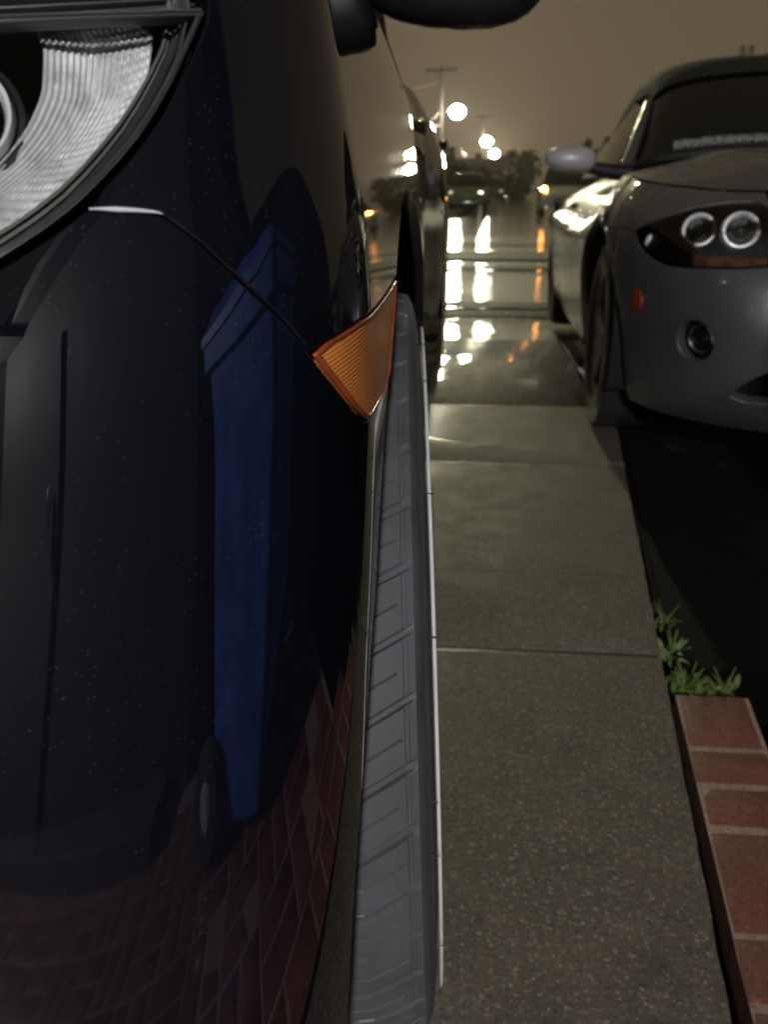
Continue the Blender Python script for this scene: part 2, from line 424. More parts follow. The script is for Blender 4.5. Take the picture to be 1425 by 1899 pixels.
def wheel(parent, Mx, r, w, rimr, off, tread=False, tmat='tyre', spokes=5):
    e = bpy.data.objects.new('wheel', None); link(e, parent); e.empty_display_size = .1
    a = MB(); tyre_mb(a, Mx, r, w, rimr, tread); a.build('tyre', M[tmat], e, off=off, ang=28)
    if tread:      # moulding hairs left on the shoulder
        a = MB(); n_ = 200; rw = r-.042; xw = w/2*1.004+.0012
        a.loft([[Mx @ Vector((xw+.0014*math.cos(p), (rw+.0030*math.sin(p))*math.cos(t), (rw+.0030*math.sin(p))*math.sin(t))) for p in [2*PI*k/8 for k in range(8)]] for t in [2*PI*i/n_ for i in range(n_+1)]], True); a.build('sidewall_highlight', M['highlight_white'], e, off=off)  # white ring stands in for the grazing highlight along the sidewall
        for i in range(13):
            an = PI-R(95)+i*R(190)/12+rnd.uniform(-.09, .09); p = Vector((w/2*.965, (r-.034)*math.cos(an), (r-.034)*math.sin(an)))
            q = p+Vector((rnd.uniform(.005, .009), rnd.uniform(-.001, .001), rnd.uniform(-.001, .001)))
            a = MB(); a.tube([Mx @ p, Mx @ ((p+q)/2+Vector((0, .0005, 0))), Mx @ q], .0004, 5)
            a.build('moulding_hair', M['tyre'], e, off=off)
    a = MB(); h = w/2
    a.lathe([(-h*.8, rimr), (-h*.78, rimr-.012), (h*.6, rimr-.02), (h*.80, rimr-.012), (h*.87, rimr+.004), (h*.84, rimr+.012)], Mx, 48)
    a.lathe([(h*.55, 0.001), (h*.62, .03), (h*.6, .055), (h*.2, .06)], Mx, 24)
    for k in range(spokes):
        an = 2*PI*k/spokes; Rm = Mx @ Matrix.Rotation(an, 4, 'X')
        rings = []
        for rr, wd, xx in ((.04, .034, .6), (.10, .03, .66), (rimr-.015, .045, .72)):
            rings.append([Rm @ Vector(p) for p in ((h*xx, -wd, rr), (h*xx+.008, -wd*.5, rr), (h*xx+.008, wd*.5, rr), (h*xx, wd, rr), (h*xx-.025, wd*.7, rr), (h*xx-.025, -wd*.7, rr))])
        a.loft(rings, True, True)
    a.build('rim', M['alloy'], e, off=off)
    a = MB(); a.lathe([(0, .0), (0, .14), (.012, .14), (.012, .0)], Mx, 32); a.build('brake_disc', M['steel'], e, off=off)
    return e
def arch(cy, cz, r, z0, z1, n=24, front=True):
    """arc of a wheel opening from height z0 up over to z1 as (y, z)"""
    a0 = PI-math.asin((z0-cz)/r); a1 = math.asin((z1-cz)/r)
    return [(cy+r*math.cos(a0+(a1-a0)*i/n), cz+r*math.sin(a0+(a1-a0)*i/n)) for i in range(n+1)]
# ================================================================== the near car
CX = -.92; YC = .36
xf = tab([(.12, -.085), (.18, -.066), (.28, -.043), (.375, -.0355), (.45, -.0345), (.55, -.0345), (.62, -.034), (.70, -.034), (.76, -.037), (.80, -.043), (.86, -.053), (.91, -.072), (.95, -.090), (1.0, -.120), (1.06, -.162)])
ryt = tab([(.12, .33), (.2, .338), (.3, .325), (.42, .292), (.5, .262), (.6, .222), (.68, .190), (.74, .170), (.80, .142), (.86, .107), (.92, .07), (1.0, .03), (1.06, .01)])
bul0 = tab([(.5, 0), (.95, 0), (1.12, -.006), (1.25, -.04), (1.42, -.085), (1.6, -.08), (2.0, -.028), (2.35, .014), (2.6, .018), (3.2, .004), (4.2, -.05), (5, -.1)])
wz = tab([(.1, 1), (.78, 1), (.9, .45), (1.0, .3), (1.1, .3)])
bul = lambda y, z=.7: bul0(y)*(wz(z) if y < 2.0 else 1)
S = Shell(xf, ryt, .32, YC, .885, 1, bul, (4.0, .35, .4), pw=.8)
S.bvh(-.9, 1.0, .15, 1.05, 260, 180)
SO = lambda d: OffShell(S, d)
class OffShell(Shell):
    def __init__(s, base, d): s.base, s.d = base, d
    def P(s, u, z, mir=False): return s.base.P(u, z)-s.base.N(u, z)*s.d
    def N(s, u, z): return s.base.N(u, z)
zt = tab([(-4.6, .97), (-3.0, 1.02), (-.8, 1.005), (-.45, .985), (-.2, .945), (0, .905), (.12, .882), (.3, .868), (1.1, .90)])
def archY(z, cy=.72, cz=.35, r=.43): return cy-math.sqrt(max(0, r*r-(z-cz)**2))
def px2uv(px, py):
    h = S.hit(px, py)
    if h: return h
    d = rayc(px, py); oz = H-.35; oy = -.72; a = d.y**2+d.z**2; b = oy*d.y+oz*d.z; c = oy*oy+oz*oz-.43**2
    t = (-b-math.sqrt(max(0, b*b-a*c)))/a; return (YC-d.y*t, H+d.z*t)
def tr(pts): return [px2uv(*p) for p in pts]
car = empty('parked_car', 'black car with tall amber corner marker and dusty front tyre, nearest to the camera', 'car', car2world(CX, 2.3), CARYAW)
COFF = (CX, 2.3, 0)
lens_px = [(-250, 27), (-100, 20), (0, 16), (120, 12), (250, 9), (368, 6), (381, 11), (381, 22), (372, 45), (350, 95), (324, 150), (294, 205), (261, 255), (224, 300), (184, 342), (139, 385), (90, 424), (42, 456), (0, 482), (-60, 513), (-130, 538), (-220, 548), (-280, 500), (-300, 300), (-290, 120)]
lens = tr(lens_px)
gapl = tr([(-225, 566), (-132, 555), (-62, 531), (0, 499), (46, 472), (95, 440), (145, 402), (161, 390)])
gapb = tr([(161, 390), (200, 391), (250, 393), (297, 399), (330, 422), (370, 454), (430, 510), (490, 564), (540, 614), (574, 657)])
mk_lo = tr([(600, 692), (630, 728), (655, 760), (677, 785)])
zA = mk_lo[-1][1]
# bumper: whole front, mirrored about the centre line
uC = S.L+(S.half-S.rx)
edge = [(YC-archY(z), z) for z in [zA-.004-i*(zA-.004-.19)/26 for i in range(27)]]
mid = gapl[0]
bump_poly = [(uC, .64), (uC-.12, .645), (mid[0]+.1, mid[1]-.005)] + gapl + gapb[1:] + mk_lo + edge + [(uC*.5, .185), (uC, .185)]
b = MB(); panel(b, S, bump_poly, .011, .006, mirror=CX, lip=.0008); b.build('bumper', M['black_paint'], car, off=COFF)
g = [(uC, .66), (uC-.12, .665), (mid[0]+.1, mid[1]+.01), (mid[0]+.03, mid[1]+.03), lens[-1], lens[0], (uC, .84)]
b = MB(); panel(b, S, g, .03, .015, lift=-.012, mirror=CX); b.build('grille', M['black_plastic'], car, off=COFF)
# fender
fl = tr([(169, 386), (200, 387), (250, 389), (300, 395), (333, 418), (374, 450), (434, 506), (494, 560), (544, 610), (577, 653)])
mk_up = tr([(606, 630), (640, 610), (670, 590), (700, 565), (717, 543)]); ztip = .730
fr = tr([(389, 10), (385, 42), (361, 98), (335, 154), (305, 209), (272, 259), (235, 304), (195, 347)])
arcF = [(YC-y, z) for y, z in arch(.72, .35, .43, ztip, .22, 60)]
tip = fr[0]
top = []
uu = -.80
while uu < tip[0]-.012: top.append((uu, zt(uu)-.003)); uu += .02
top.append((tip[0]-.006, zt(tip[0])-.003))
fend = fr + fl + mk_up + arcF + [(YC-1.26, .2), (YC-1.26, .6)] + [(-.81, zt(-.8)-.003)] + top[1:]
for mir in (None, CX):
    b = MB(); panel(b, S, fend, .013, .006, lip=.0008)
    if mir is not None: b.v = [(2*CX-v[0], v[1], v[2]) for v in b.v]; b.f = [f[::-1] for f in b.f]; b.n = [Vector((-n.x, n.y, n.z)) for n in b.n]
    b.build('fender', M['black_paint'], car, off=COFF)
# doors and rear quarter
def flankpoly(y0, y1, z0, cut=None, n=10):
    p = [(YC-y0, z0+(zt(YC-y0)-.004-z0)*i/6) for i in range(7)]
    p += [(YC-(y0+(y1-y0)*i/n), zt(YC-(y0+(y1-y0)*i/n))-.004) for i in range(1, n+1)]
    if cut: p += cut
    else: p += [(YC-y1, z0+(zt(YC-y1)-.004-z0)*i/6) for i in range(5, -1, -1)]
    return p
arcR = arch(3.27, .35, .43, .22, .22, 40)
cutd = [(YC-3.12, .9)] + [(YC-y, z) for y, z in reversed([q for q in arcR if q[0] <= 3.12])] + []
fd = flankpoly(1.266, 2.25, .22); rd = flankpoly(2.256, 3.12, .22, cutd)
rq = [(YC-3.126, zt(YC-3.126)-.004)] + [(YC-y, z) for y, z in [q for q in arcR if q[0] >= 3.13]] + [(YC-4.2, .25), (YC-4.54, .3), (YC-4.54, .9), (YC-4.2, .965), (YC-3.7, zt(YC-3.7)-.004)]
for mir in (False, True):
    for nm, poly in (('front_door', fd), ('rear_door', rd), ('rear_quarter_panel', rq)):
        b = MB(); panel(b, S, poly, .05, .02)
        if mir: b.v = [(2*CX-v[0], v[1], v[2]) for v in b.v]; b.f = [f[::-1] for f in b.f]; b.n = [Vector((-n.x, n.y, n.z)) for n in b.n]
        o = b.build(nm, M['black_paint'], car, off=COFF)
        if nm != 'rear_quarter_panel':
            y0 = 2.02 if nm == 'front_door' else 2.86; z0 = .905; x0 = xf(z0)+bul(y0, z0)-.004
            b = MB(); pts = [(x0-.02, y0-.11, z0-.012), (x0+.012, y0-.085, z0), (x0+.018, y0-.04, z0+.004), (x0+.018, y0+.04, z0+.004), (x0+.012, y0+.085, z0), (x0-.02, y0+.11, z0-.012)]
            b.tube(pts, [.012, .013, .014, .014, .013, .012], 12)
            b.box((x0-.06, y0-.09, z0-.03), (x0-.004, y0+.09, z0+.028), .008)
            if mir: b.v = [(2*CX-v[0], v[1], v[2]) for v in b.v]
            b.build('door_handle', M['black_plastic'], o, off=COFF)
    # sill
    b = MB(); x = -.075 if not mir else 2*CX+.075
    b.box((min(x, x-.1 if not mir else x+.1), 1.16, .17), (max(x, x-.1 if not mir else x+.1), 2.84, .214), .02); b.build('sill', M['black_plastic'], car, off=COFF)
# tail
b = MB(); rr = []
for z in [.25+.03*i for i in range(25)]:
    p = S.P(YC-4.55, z); rr.append([Vector((p.x+(2*CX-2*p.x)*k/12, p.y+.06*math.sin(PI*k/12), z)) for k in range(13)])
b.loft(rr, False); b.build('tailgate', M['black_paint'], car, off=COFF)
# hood
b = MB(); rows = []; n = 40
us = [-.80+(uC+.80)*i/70 for i in range(71)]
for u in us:
    p = S.P(u, zt(u)+.001); q = Vector((2*CX-p.x, p.y, p.z)); w = max(.001, p.x-CX); cr = .07*min(1, w/.7)
    rows.append([Vector((p.x+(q.x-p.x)*k/n, p.y+.0, p.z-.002+cr*(1-abs(2*k/n-1)**2.6))) for k in range(n+1)])
b.loft(rows, False); b.build('hood', M['black_paint'], car, off=COFF)
# cabin
secs = [(1.22, 1.0, .76, 1.02), (1.95, 1.44, .60, 1.03), (2.3, 1.50, .58, 1.03), (3.0, 1.51, .58, 1.03), (3.6, 1.45, .57, 1.03), (4.33, 1.0, .60, .99)]
b = MB(); rr = []
for y, z, hw, zb in secs[1:5]: rr.append([Vector((CX+hw*math.sin(t*PI/2*1.0), y, z-.06*(abs(t)**2.5))) for t in [-1+k/8 for k in range(17)]])
b.loft(rr, False); b.build('roof', M['black_paint'], car, off=COFF)
b = MB(); b.loft([[Vector((CX+.74*t, 1.2+.06*t*t, 1.01+.03*(1-t*t))) for t in [-1+k/6 for k in range(13)]], [Vector((CX+.60*math.sin(t*PI/2), 1.95, 1.44-.06*abs(t)**2.5)) for t in [-1+k/6 for k in range(13)]]], False); b.build('windscreen', M['glass_dark'], car, off=COFF)
b = MB(); b.loft([[Vector((CX+.62*t, 4.3, 1.0)) for t in (-1, -.5, 0, .5, 1)], [Vector((CX+.57*math.sin(t*PI/2), 3.6, 1.45-.06*abs(t)**2.5)) for t in (-1, -.5, 0, .5, 1)]], False); b.build('rear_window', M['glass_dark'], car, off=COFF)
for sg in (1, -1):
    b = MB(); lo = []; hi = []
    for y, zr, hw in ((1.30, 1.06, .735), (1.95, 1.38, .60), (2.3, 1.44, .58), (3.0, 1.45, .58), (3.6, 1.39, .57), (4.2, 1.06, .60)):
        xx = -(xf(1.02)-.05-CX); lo.append(Vector((CX+sg*(-xx), y, 1.01))); hi.append(Vector((CX+sg*hw, y, zr)))
    b.loft([lo, hi], False); b.build('side_window', M['glass_dark'], car, off=COFF)
    for pts, r_ in (([(CX+sg*.76, 2.25, 1.0), (CX+sg*.585, 2.25, 1.45)], .03), ([(CX+sg*.74, 1.28, 1.0), (CX+sg*.60, 1.95, 1.40), (CX+sg*.585, 2.3, 1.455)], .028), ([(CX+sg*.61, 4.28, 1.0), (CX+sg*.575, 3.6, 1.41)], .05)):
        b = MB(); b.tube(pts, r_, 8); b.build('pillar', M['black_paint'], car, off=COFF)
    # arch liners
    for cy in (.72, 3.27):
        b = MB(); rr = []
        for i in range(25):
            a = -.25+(PI+.5)*i/24; rr.append([Vector((CX+sg*(x-CX), cy+.44*math.cos(a), .35+.44*math.sin(a))) for x in (-.062, -.2, -.34)]+[Vector((CX+sg*(-.34-CX), cy+.05*math.cos(a), .35+.05*math.sin(a)))])
        b.loft(rr, False); b.build('wheel_arch_liner', M['void'], car, off=COFF)
b = MB(); b.box((CX-.6, .45, .2), (CX+.6, 4.2, .32), .03); b.build('underbody', M['void'], car, off=COFF)
# wheels
def wm(x, y, z, flip=False, steer=0, camber=0):
    return Matrix.Translation((x, y, z)) @ Matrix.Rotation(steer, 4, 'Z') @ Matrix.Rotation(camber, 4, 'Y') @ (Matrix.Rotation(PI, 4, 'Z') if flip else Matrix.Identity(4))
WT = .215
cam = -math.atan(.0412); ste = math.atan(.0538)
wheel(car, wm(-.0143-WT/2, .72, .348, False, ste, cam), .35, WT, .215, COFF, True, 'tyre_dusty')
wheel(car, wm(-.06-WT/2, 3.27, .348), .35, WT, .215, COFF)
wheel(car, wm(2*CX+.05+WT/2, .72, .348, True), .35, WT, .215, COFF); wheel(car, wm(2*CX+.06+WT/2, 3.27, .348, True), .35, WT, .215, COFF)
b = MB(); b.tube([S.P(*q)+S.N(*q)*.0006 for q in tr([(164, 388.5), (190, 388.5), (215, 389.5), (240, 390.5), (265, 392), (290, 394.5), (302, 398)])], [.0002, .0005, .0008, .0007, .0006, .0004, .0001], 8); b.build('bumper_highlight', M['pale_highlight'], car, off=COFF)  # pale tube drawn as the lamp highlight on the bumper's top edge
# amber corner marker
mk_px = [(580, 657), (606, 634), (640, 614), (670, 594), (700, 569), (718, 546)]
mk = tr(mk_px)
zs = [.7275-i*.004 for i in range(14)]
mk += [(YC-archY(z)-.0005, z) for z in zs if z > px2uv(715, 725)[1]] + tr([(708, 738), (692, 768), (680, 780), (655, 755), (630, 722), (602, 688)])
cu = sum(p[0] for p in mk)/len(mk); cz = sum(p[1] for p in mk)/len(mk)
b = MB(); panel(b, S, mk, .004, .003, lift=.0, depth=.012, lip=.001); om = b.build('side_marker', M['amber'], car, off=COFF)
inn = [(cu+(p[0]-cu)*.955, cz+(p[1]-cz)*.955) for p in mk]; out_ = [(cu+(p[0]-cu)*.985, cz+(p[1]-cz)*.985) for p in mk]
b = MB(); panel(b, S, out_, .004, .003, lift=.0009, depth=.002, lip=.0006, holes=[inn]); b.build('lens_rim', M['amber_rim'], om, off=COFF)
# headlight: clear cover, stepped bezel, ribbed reflector, housing
head = bpy.data.objects.new('headlight', None); link(head, car)
ld = densify(lens, .004)
b = MB(); panel(b, S, inset(ld, .0016), .012, .004, lift=.0, depth=.004, lip=.001); b.build('lens_cover', M['lens'], head, off=COFF)
ldr = densify([(p[0]+(.004 if 0 < i < 9 else 0), p[1]+(.0145 if i < 7 else 0)) for i, p in enumerate(lens)], .004)
def hrings(nm, specs, mt):
    b = MB()
    for i0, i1, dp, dd in specs: panel(b, OffShell(S, dp), inset(ldr, i0), .006, .003, depth=dd, holes=[inset(ldr, i1)], lip=.0005)
    b.build(nm, mt, head, off=COFF)
hrings('bezel', [(.0022, .0031, .0045, .012), (.0044, .0049, .010, .01), (.0057, .0061, .012, .008), (.0070, .0074, .014, .006)], M['trim_plastic'])
hrings('bezel_slope', [(.0080, .0096, .0135, .004), (.0099, .0112, .0125, .004)], M['bezel_plastic'])
b = MB(); panel(b, OffShell(S, .001), inset(ld, .0004), .006, .003, depth=.005, holes=[inset(ld, .0024)], lip=.0005); b.build('rim_seal', M['trim_plastic'], head, off=COFF)
b = MB(); panel(b, OffShell(S, .05), inset(ld, .0005), .02, .008, depth=.004)
for i0 in (0,):
    q = densify(inset(ld, .0005), .004); r0 = [S.P(*p)-S.N(*p)*.003 for p in q]; hz_ = lambda n: Vector((n.x, n.y, min(0, n.z))).normalized(); r1 = [S.P(*p)-hz_(S.N(*p))*.05 for p in q]
    nn = [Vector((0, -1, 0))]*(2*len(q)); b.add([*r0, *r1], [(i, (i+1) % len(q), len(q)+(i+1) % len(q), len(q)+i) for i in range(len(q))]); b.n += nn
b.n = None; b.build('housing', M['housing'], head, off=COFF)
O2 = OffShell(S, .0165); 
_vs = []; _fs = []; O2us = [.0+.9*i/90 for i in range(91)]; O2zs = [.62+.26*j/60 for j in range(61)]
for u in O2us:
    for z in O2zs: _vs.append(O2.P(u, z))
for i in range(90):
    for j in range(60): a = i*61+j; _fs.append((a, a+61, a+62, a+1))
O2t = BVHTree.FromPolygons(_vs, _fs)
def o2(px, py):
    h = O2t.ray_cast(Vector((0, 0, H)), rayc(px, py).normalized()); return h[0], (h[1] if h[0] is None or h[1].dot(rayc(px, py)) < 0 else -h[1])
def spl(pts):
    n = len(pts)-1; fx = tab([(i/n, p[0]) for i, p in enumerate(pts)]); fy = tab([(i/n, p[1]) for i, p in enumerate(pts)]); return lambda t: (fx(t), fy(t))
Lc = spl([(58, 46), (80, 100), (78, 160), (58, 220), (15, 285), (-45, 345), (-115, 425)]); Rc = spl([(240, 40), (282, 74), (274, 138), (238, 208), (186, 275), (112, 350), (15, 428)])
b = MB(); rows = []; NS, NT = 150, 90
for j in range(NT+1):
    t = j/NT; l = Lc(t); r = Rc(t); row = []
    for i in range(NS+1):
        s = i/NS; bow = .012*math.sin(PI*s)*math.sin(PI*min(1, t*1.05)); p, n_ = o2(l[0]+(r[0]-l[0])*s, l[1]+(r[1]-l[1])*s)
        amp = .0015*(1-.55*max(0, s-.5)*2)
        rib = amp*abs(math.sin(PI*s*17)) + 0.0010*abs(math.sin(PI*t*24))*(1 if s > .5 else .25)
        row.append(p - n_*bow*.7 + n_*rib)
    rows.append(row)
b.loft(rows, False); b.build('reflector', M['reflector'], head, off=COFF, fix=False, ang=180)
p, n_ = o2(-92, 215); b = MB(); Mx = Matrix.Translation(p-n_*.004) @ n_.to_track_quat('X', 'Z').to_matrix().to_4x4()
b.lathe([(-.02, .006), (-.02, .016), (0.0, .0185), (.004, .0195), (.003, .021), (-.02, .022)], Mx, 40); b.build('projector_shroud', M['dark_plastic'], head, off=COFF)
b = MB(); b.lathe([(.0035, .0152), (.006, .0165), (.0065, .0178), (.0035, .0185)], Mx, 40); b.build('projector_ring', M['pale_highlight'], head, off=COFF)
b = MB(); b.lathe([(-.012, .0155), (-.004, .0135), (.002, .009), (.004, .0005)], Mx, 32); b.build('projector_glass', M['glass_dark'], head, off=COFF)
# mirrored headlight on the far side, closed
b = MB(); panel(b, S, inset(ld, .0016), .012, .004); b.v = [(2*CX-v[0], v[1], v[2]) for v in b.v]; b.f = [f[::-1] for f in b.f]; b.n = [Vector((-n.x, n.y, n.z)) for n in b.n]
b.build('headlight', M['glass_dark'], car, off=COFF)
# door mirrors
for sg in (1, -1):
    b = MB(); cx_, cy_, cz_ = -.024, 1.60, 1.136; bm = bmesh.new(); bmesh.ops.create_uvsphere(bm, u_segments=48, v_segments=32, radius=1)
    for v in bm.verts:
        x, y, z = v.co; f = lambda a, e: math.copysign(abs(a)**e, a)
        q = Vector((f(x, .78)*.170, f(y, .85)*.075, f(z, .80)*.10)); q.z += -.012*(q.x/.170) if q.z < 0 else 0
        if y > .55: q.y = .075*.55**.85
        q += Vector((0, 0, .0025*noise.noise(Vector((q.x*90, q.y*90, q.z*90)))))
        v.co = (CX+sg*(cx_+q.x-CX), cy_+q.y, cz_+q.z)
    b.bm(bm); om = b.build('door_mirror', M['black_plastic'], car, off=COFF, ang=60)
    b = MB(); b.tube([(CX+sg*(-.23-CX), 1.64, 1.09), (CX+sg*(-.18-CX), 1.63, 1.11), (CX+sg*(-.12-CX), 1.61, 1.13)], [.03, .03, .03], 12); b.build('mirror_stem', M['black_plastic'], om, off=COFF)

# ================================================================== the silver roadster, nose towards the camera
SW = .86; SX0 = .44; SCX = SX0+SW; SYC = 2.72
sxf = tab([(.16, SX0+.075), (.22, SX0+.05), (.30, SX0+.028), (.42, SX0+.012), (.52, SX0+.002), (.60, SX0), (.66, SX0+.004), (.72, SX0+.018), (.77, SX0+.045), (.82, SX0+.085), (.88, SX0+.15)])
class Shell2(Shell):       # flank faces -X
    def P(s, u, z, mir=False):
        X0 = s.xf(z)
        if u <= 0:
            y = s.yc-u; x = X0 - s.bulge(y) + max(0, z-.60)**1.3*1.5*min(1, max(0, (y-2.9)/.7))
            if y > 5.35:
                t = min((y-5.35)/.45, PI/2); x += .5*(1-math.cos(t)); y = 5.35+.42*math.sin(t)
        elif u <= s.L:
            a = u/s.L*PI/2; x = X0+s.rx*(1-math.cos(a)**s.pw); y = s.yc-s.ry(z)*math.sin(a)**s.pw
        else:
            x = X0+s.rx+(u-s.L); w = s.half-s.rx; t = min(1.3, (u-s.L)/w); y = s.yc-s.ry(z)-s.crown*(1-(1-t)**2)
        return Vector((x, y, z))
    def N(s, u, z):
        e = .003; n = (s.P(u+e, z)-s.P(u-e, z)).cross(s.P(u, z+e)-s.P(u, z-e)); n.normalize()
        if (u < .25 and n.x > 0) or (u >= .25 and n.y > 0): n = -n
        return n
sry = tab([(.16, .56), (.24, .63), (.34, .665), (.45, .675), (.54, .66), (.60, .63), (.66, .575), (.70, .52), (.74, .44), (.78, .34), (.82, .22), (.88, .1)])
sbul = lambda y: .012*math.exp(-((y-2.95)/.42)**2) + .02*math.exp(-((y-4.1)/.5)**2) + .018*math.exp(-((y-5.1)/.4)**2)
T = Shell2(sxf, sry, .46, SYC, SW, -1, sbul, None, .05, .92); T.L = .9
T.bvh(-1.2, 1.3, .17, .88, 200, 120)
def tuv(px, py):
    h = T.hit(px, py)
    if h is None: print('miss', px, py)
    return h or (.3, .5)
szt = tab([(-3.1, .80), (-2.4, .84), (-1.6, .84), (-.9, .845), (-.5, .835), (0, .815), (.4, .79), (.7, .775), (1.4, .775)])
_pv = Vector((.47, 2.5, 0)); _cp = _pv+Vector((.012, 0, 0))+(Matrix.Rotation(-R(2.6), 3, 'Z') @ (Vector((SCX, 4.0, 0))-_pv)); _cp = (_cp.x, _cp.y)
spo = empty('sports_car', 'silver soft-top roadster with twin-ring headlight, parked right of the walkway', 'car', car2world(*_cp), CARYAW-R(2.6))
SOFF = (SCX, 4.0, 0)
SH = M['silver_paint']
ACY, ACZ, AR = 2.87, .31, .385
uC2 = T.L+(SW-.46)
def mirx(b):
    b.v = [(2*SCX-v[0], v[1], v[2]) for v in b.v]; b.f = [f[::-1] for f in b.f]
    if b.n: b.n = [Vector((-n.x, n.y, n.z)) for n in b.n]
hl = [tuv(*p) for p in [(1172, 428), (1185, 420), (1210, 411), (1245, 399), (1280, 388), (1320, 381), (1360, 377), (1395, 376), (1412, 379), (1432, 392), (1450, 415), (1455, 445), (1448, 478), (1425, 491), (1380, 494), (1330, 494), (1280, 494), (1240, 490), (1215, 482), (1193, 466), (1180, 446)]]
sarc = [(SYC-y, z) for y, z in arch(ACY, ACZ, AR, .2, .2, 50)]
arc_front = [q for q in sarc if q[0] >= SYC-ACY]; arc_back = [q for q in sarc if q[0] <= SYC-ACY]
ztop = lambda u: szt(u)
cut = (hl[0][0], hl[0][1])
arctop = arc_front[-1]
# front bumper skin: from the arch front up to the headlight tip line and across the nose, with mouth and fog openings
seamz = hl[0][1]
farc = [q for q in arc_front if q[1] < seamz]
bl = tuv(1150, 432)
below = [hl[i] for i in range(len(hl)-1, 9, -1)]
def outw(poly, d):
    n = len(poly); out = []; A = sum(poly[i][0]*poly[(i+1) % n][1]-poly[(i+1) % n][0]*poly[i][1] for i in range(n)); sg = 1 if A > 0 else -1
    for i in range(n):
        a, c = poly[i-1], poly[(i+1) % n]; tx, ty = c[0]-a[0], c[1]-a[1]; l = math.hypot(tx, ty) or 1; out.append((poly[i][0]+sg*ty/l*d, poly[i][1]-sg*tx/l*d))
    return out
hlo = outw(hl, .004)
mouth = [tuv(*p) for p in [(1352, 733), (1375, 716), (1400, 702), (1424, 692)]]; 
mouth = mouth + [(uC2+.001, mouth[-1][1]+.03), (uC2+.001, .30), (mouth[0][0]+.05, mouth[0][1]-.012)]
fc = tuv(1290, 632); fog = [(fc[0]+.062*math.cos(a), fc[1]+.056*math.sin(a)) for a in [2*PI*i/28 for i in range(28)]]
zb = .18
top_pts = [(u_, ztop(u_)-.003) for u_ in [hl[8][0]+.02+i*(uC2-hl[8][0]-.02)/8 for i in range(9)]]
nose = farc[::1] + [(farc[-1][0]+.002, seamz-.003)] + [hlo[0]] + [hlo[i] for i in range(20, 8, -1)] + top_pts
m_in = [p for p in mouth]
nose += [(uC2, mouth[4][1]-.0), mouth[4]] [1:] if False else []
nose += [(uC2, .60), (uC2, .45)] + [mouth[3], mouth[2], mouth[1], mouth[0], mouth[6], (uC2, .295), (uC2, zb+.01)] + [(uC2*k/6, zb) for k in (5, 4, 3, 2)] + [(farc[0][0]+.01, zb)]
b = MB(); panel(b, T, nose, .022, .011, holes=[fog], mirror=SCX, lip=.003, depth=.03); bo = b.build('bumper', SH, spo, off=SOFF)
# mouth and fog recesses
for mir in (0, 1):
    b = MB(); panel(b, T, fog, .02, .01, lift=-.045, depth=.004)
    if mir: mirx(b)
    b.build('fog_recess', M['black_plastic'], spo, off=SOFF)
    p = T.P(*fc); n_ = T.N(*fc)
    Mx = Matrix.Translation(p-n_*.03) @ n_.to_track_quat('X', 'Z').to_matrix().to_4x4()
    b = MB(); b.lathe([(-.02, .036), (.004, .036), (.006, .033), (.002, .030)], Mx, 32)
    if mir: mirx(b)
    fo = b.build('fog_light', M['chrome'], spo, off=SOFF)
    b = MB(); b.lathe([(-.008, .031), (.003, .024), (.009, .012), (.011, .0005)], Mx, 24)
    if mir: mirx(b)
    b.build('fog_glass', M['glass_dark'], fo, off=SOFF)
b = MB(); rr = []
for z in (.24, .30, .36, .42, .48): rr.append([Vector((SCX+x, T.P(uC2, z).y+.07+.25*(x/.62)**2, z)) for x in [-.62+.1033*k for k in range(13)]])
b.loft(rr, False); b.build('air_intake', M['void'], spo, off=SOFF)
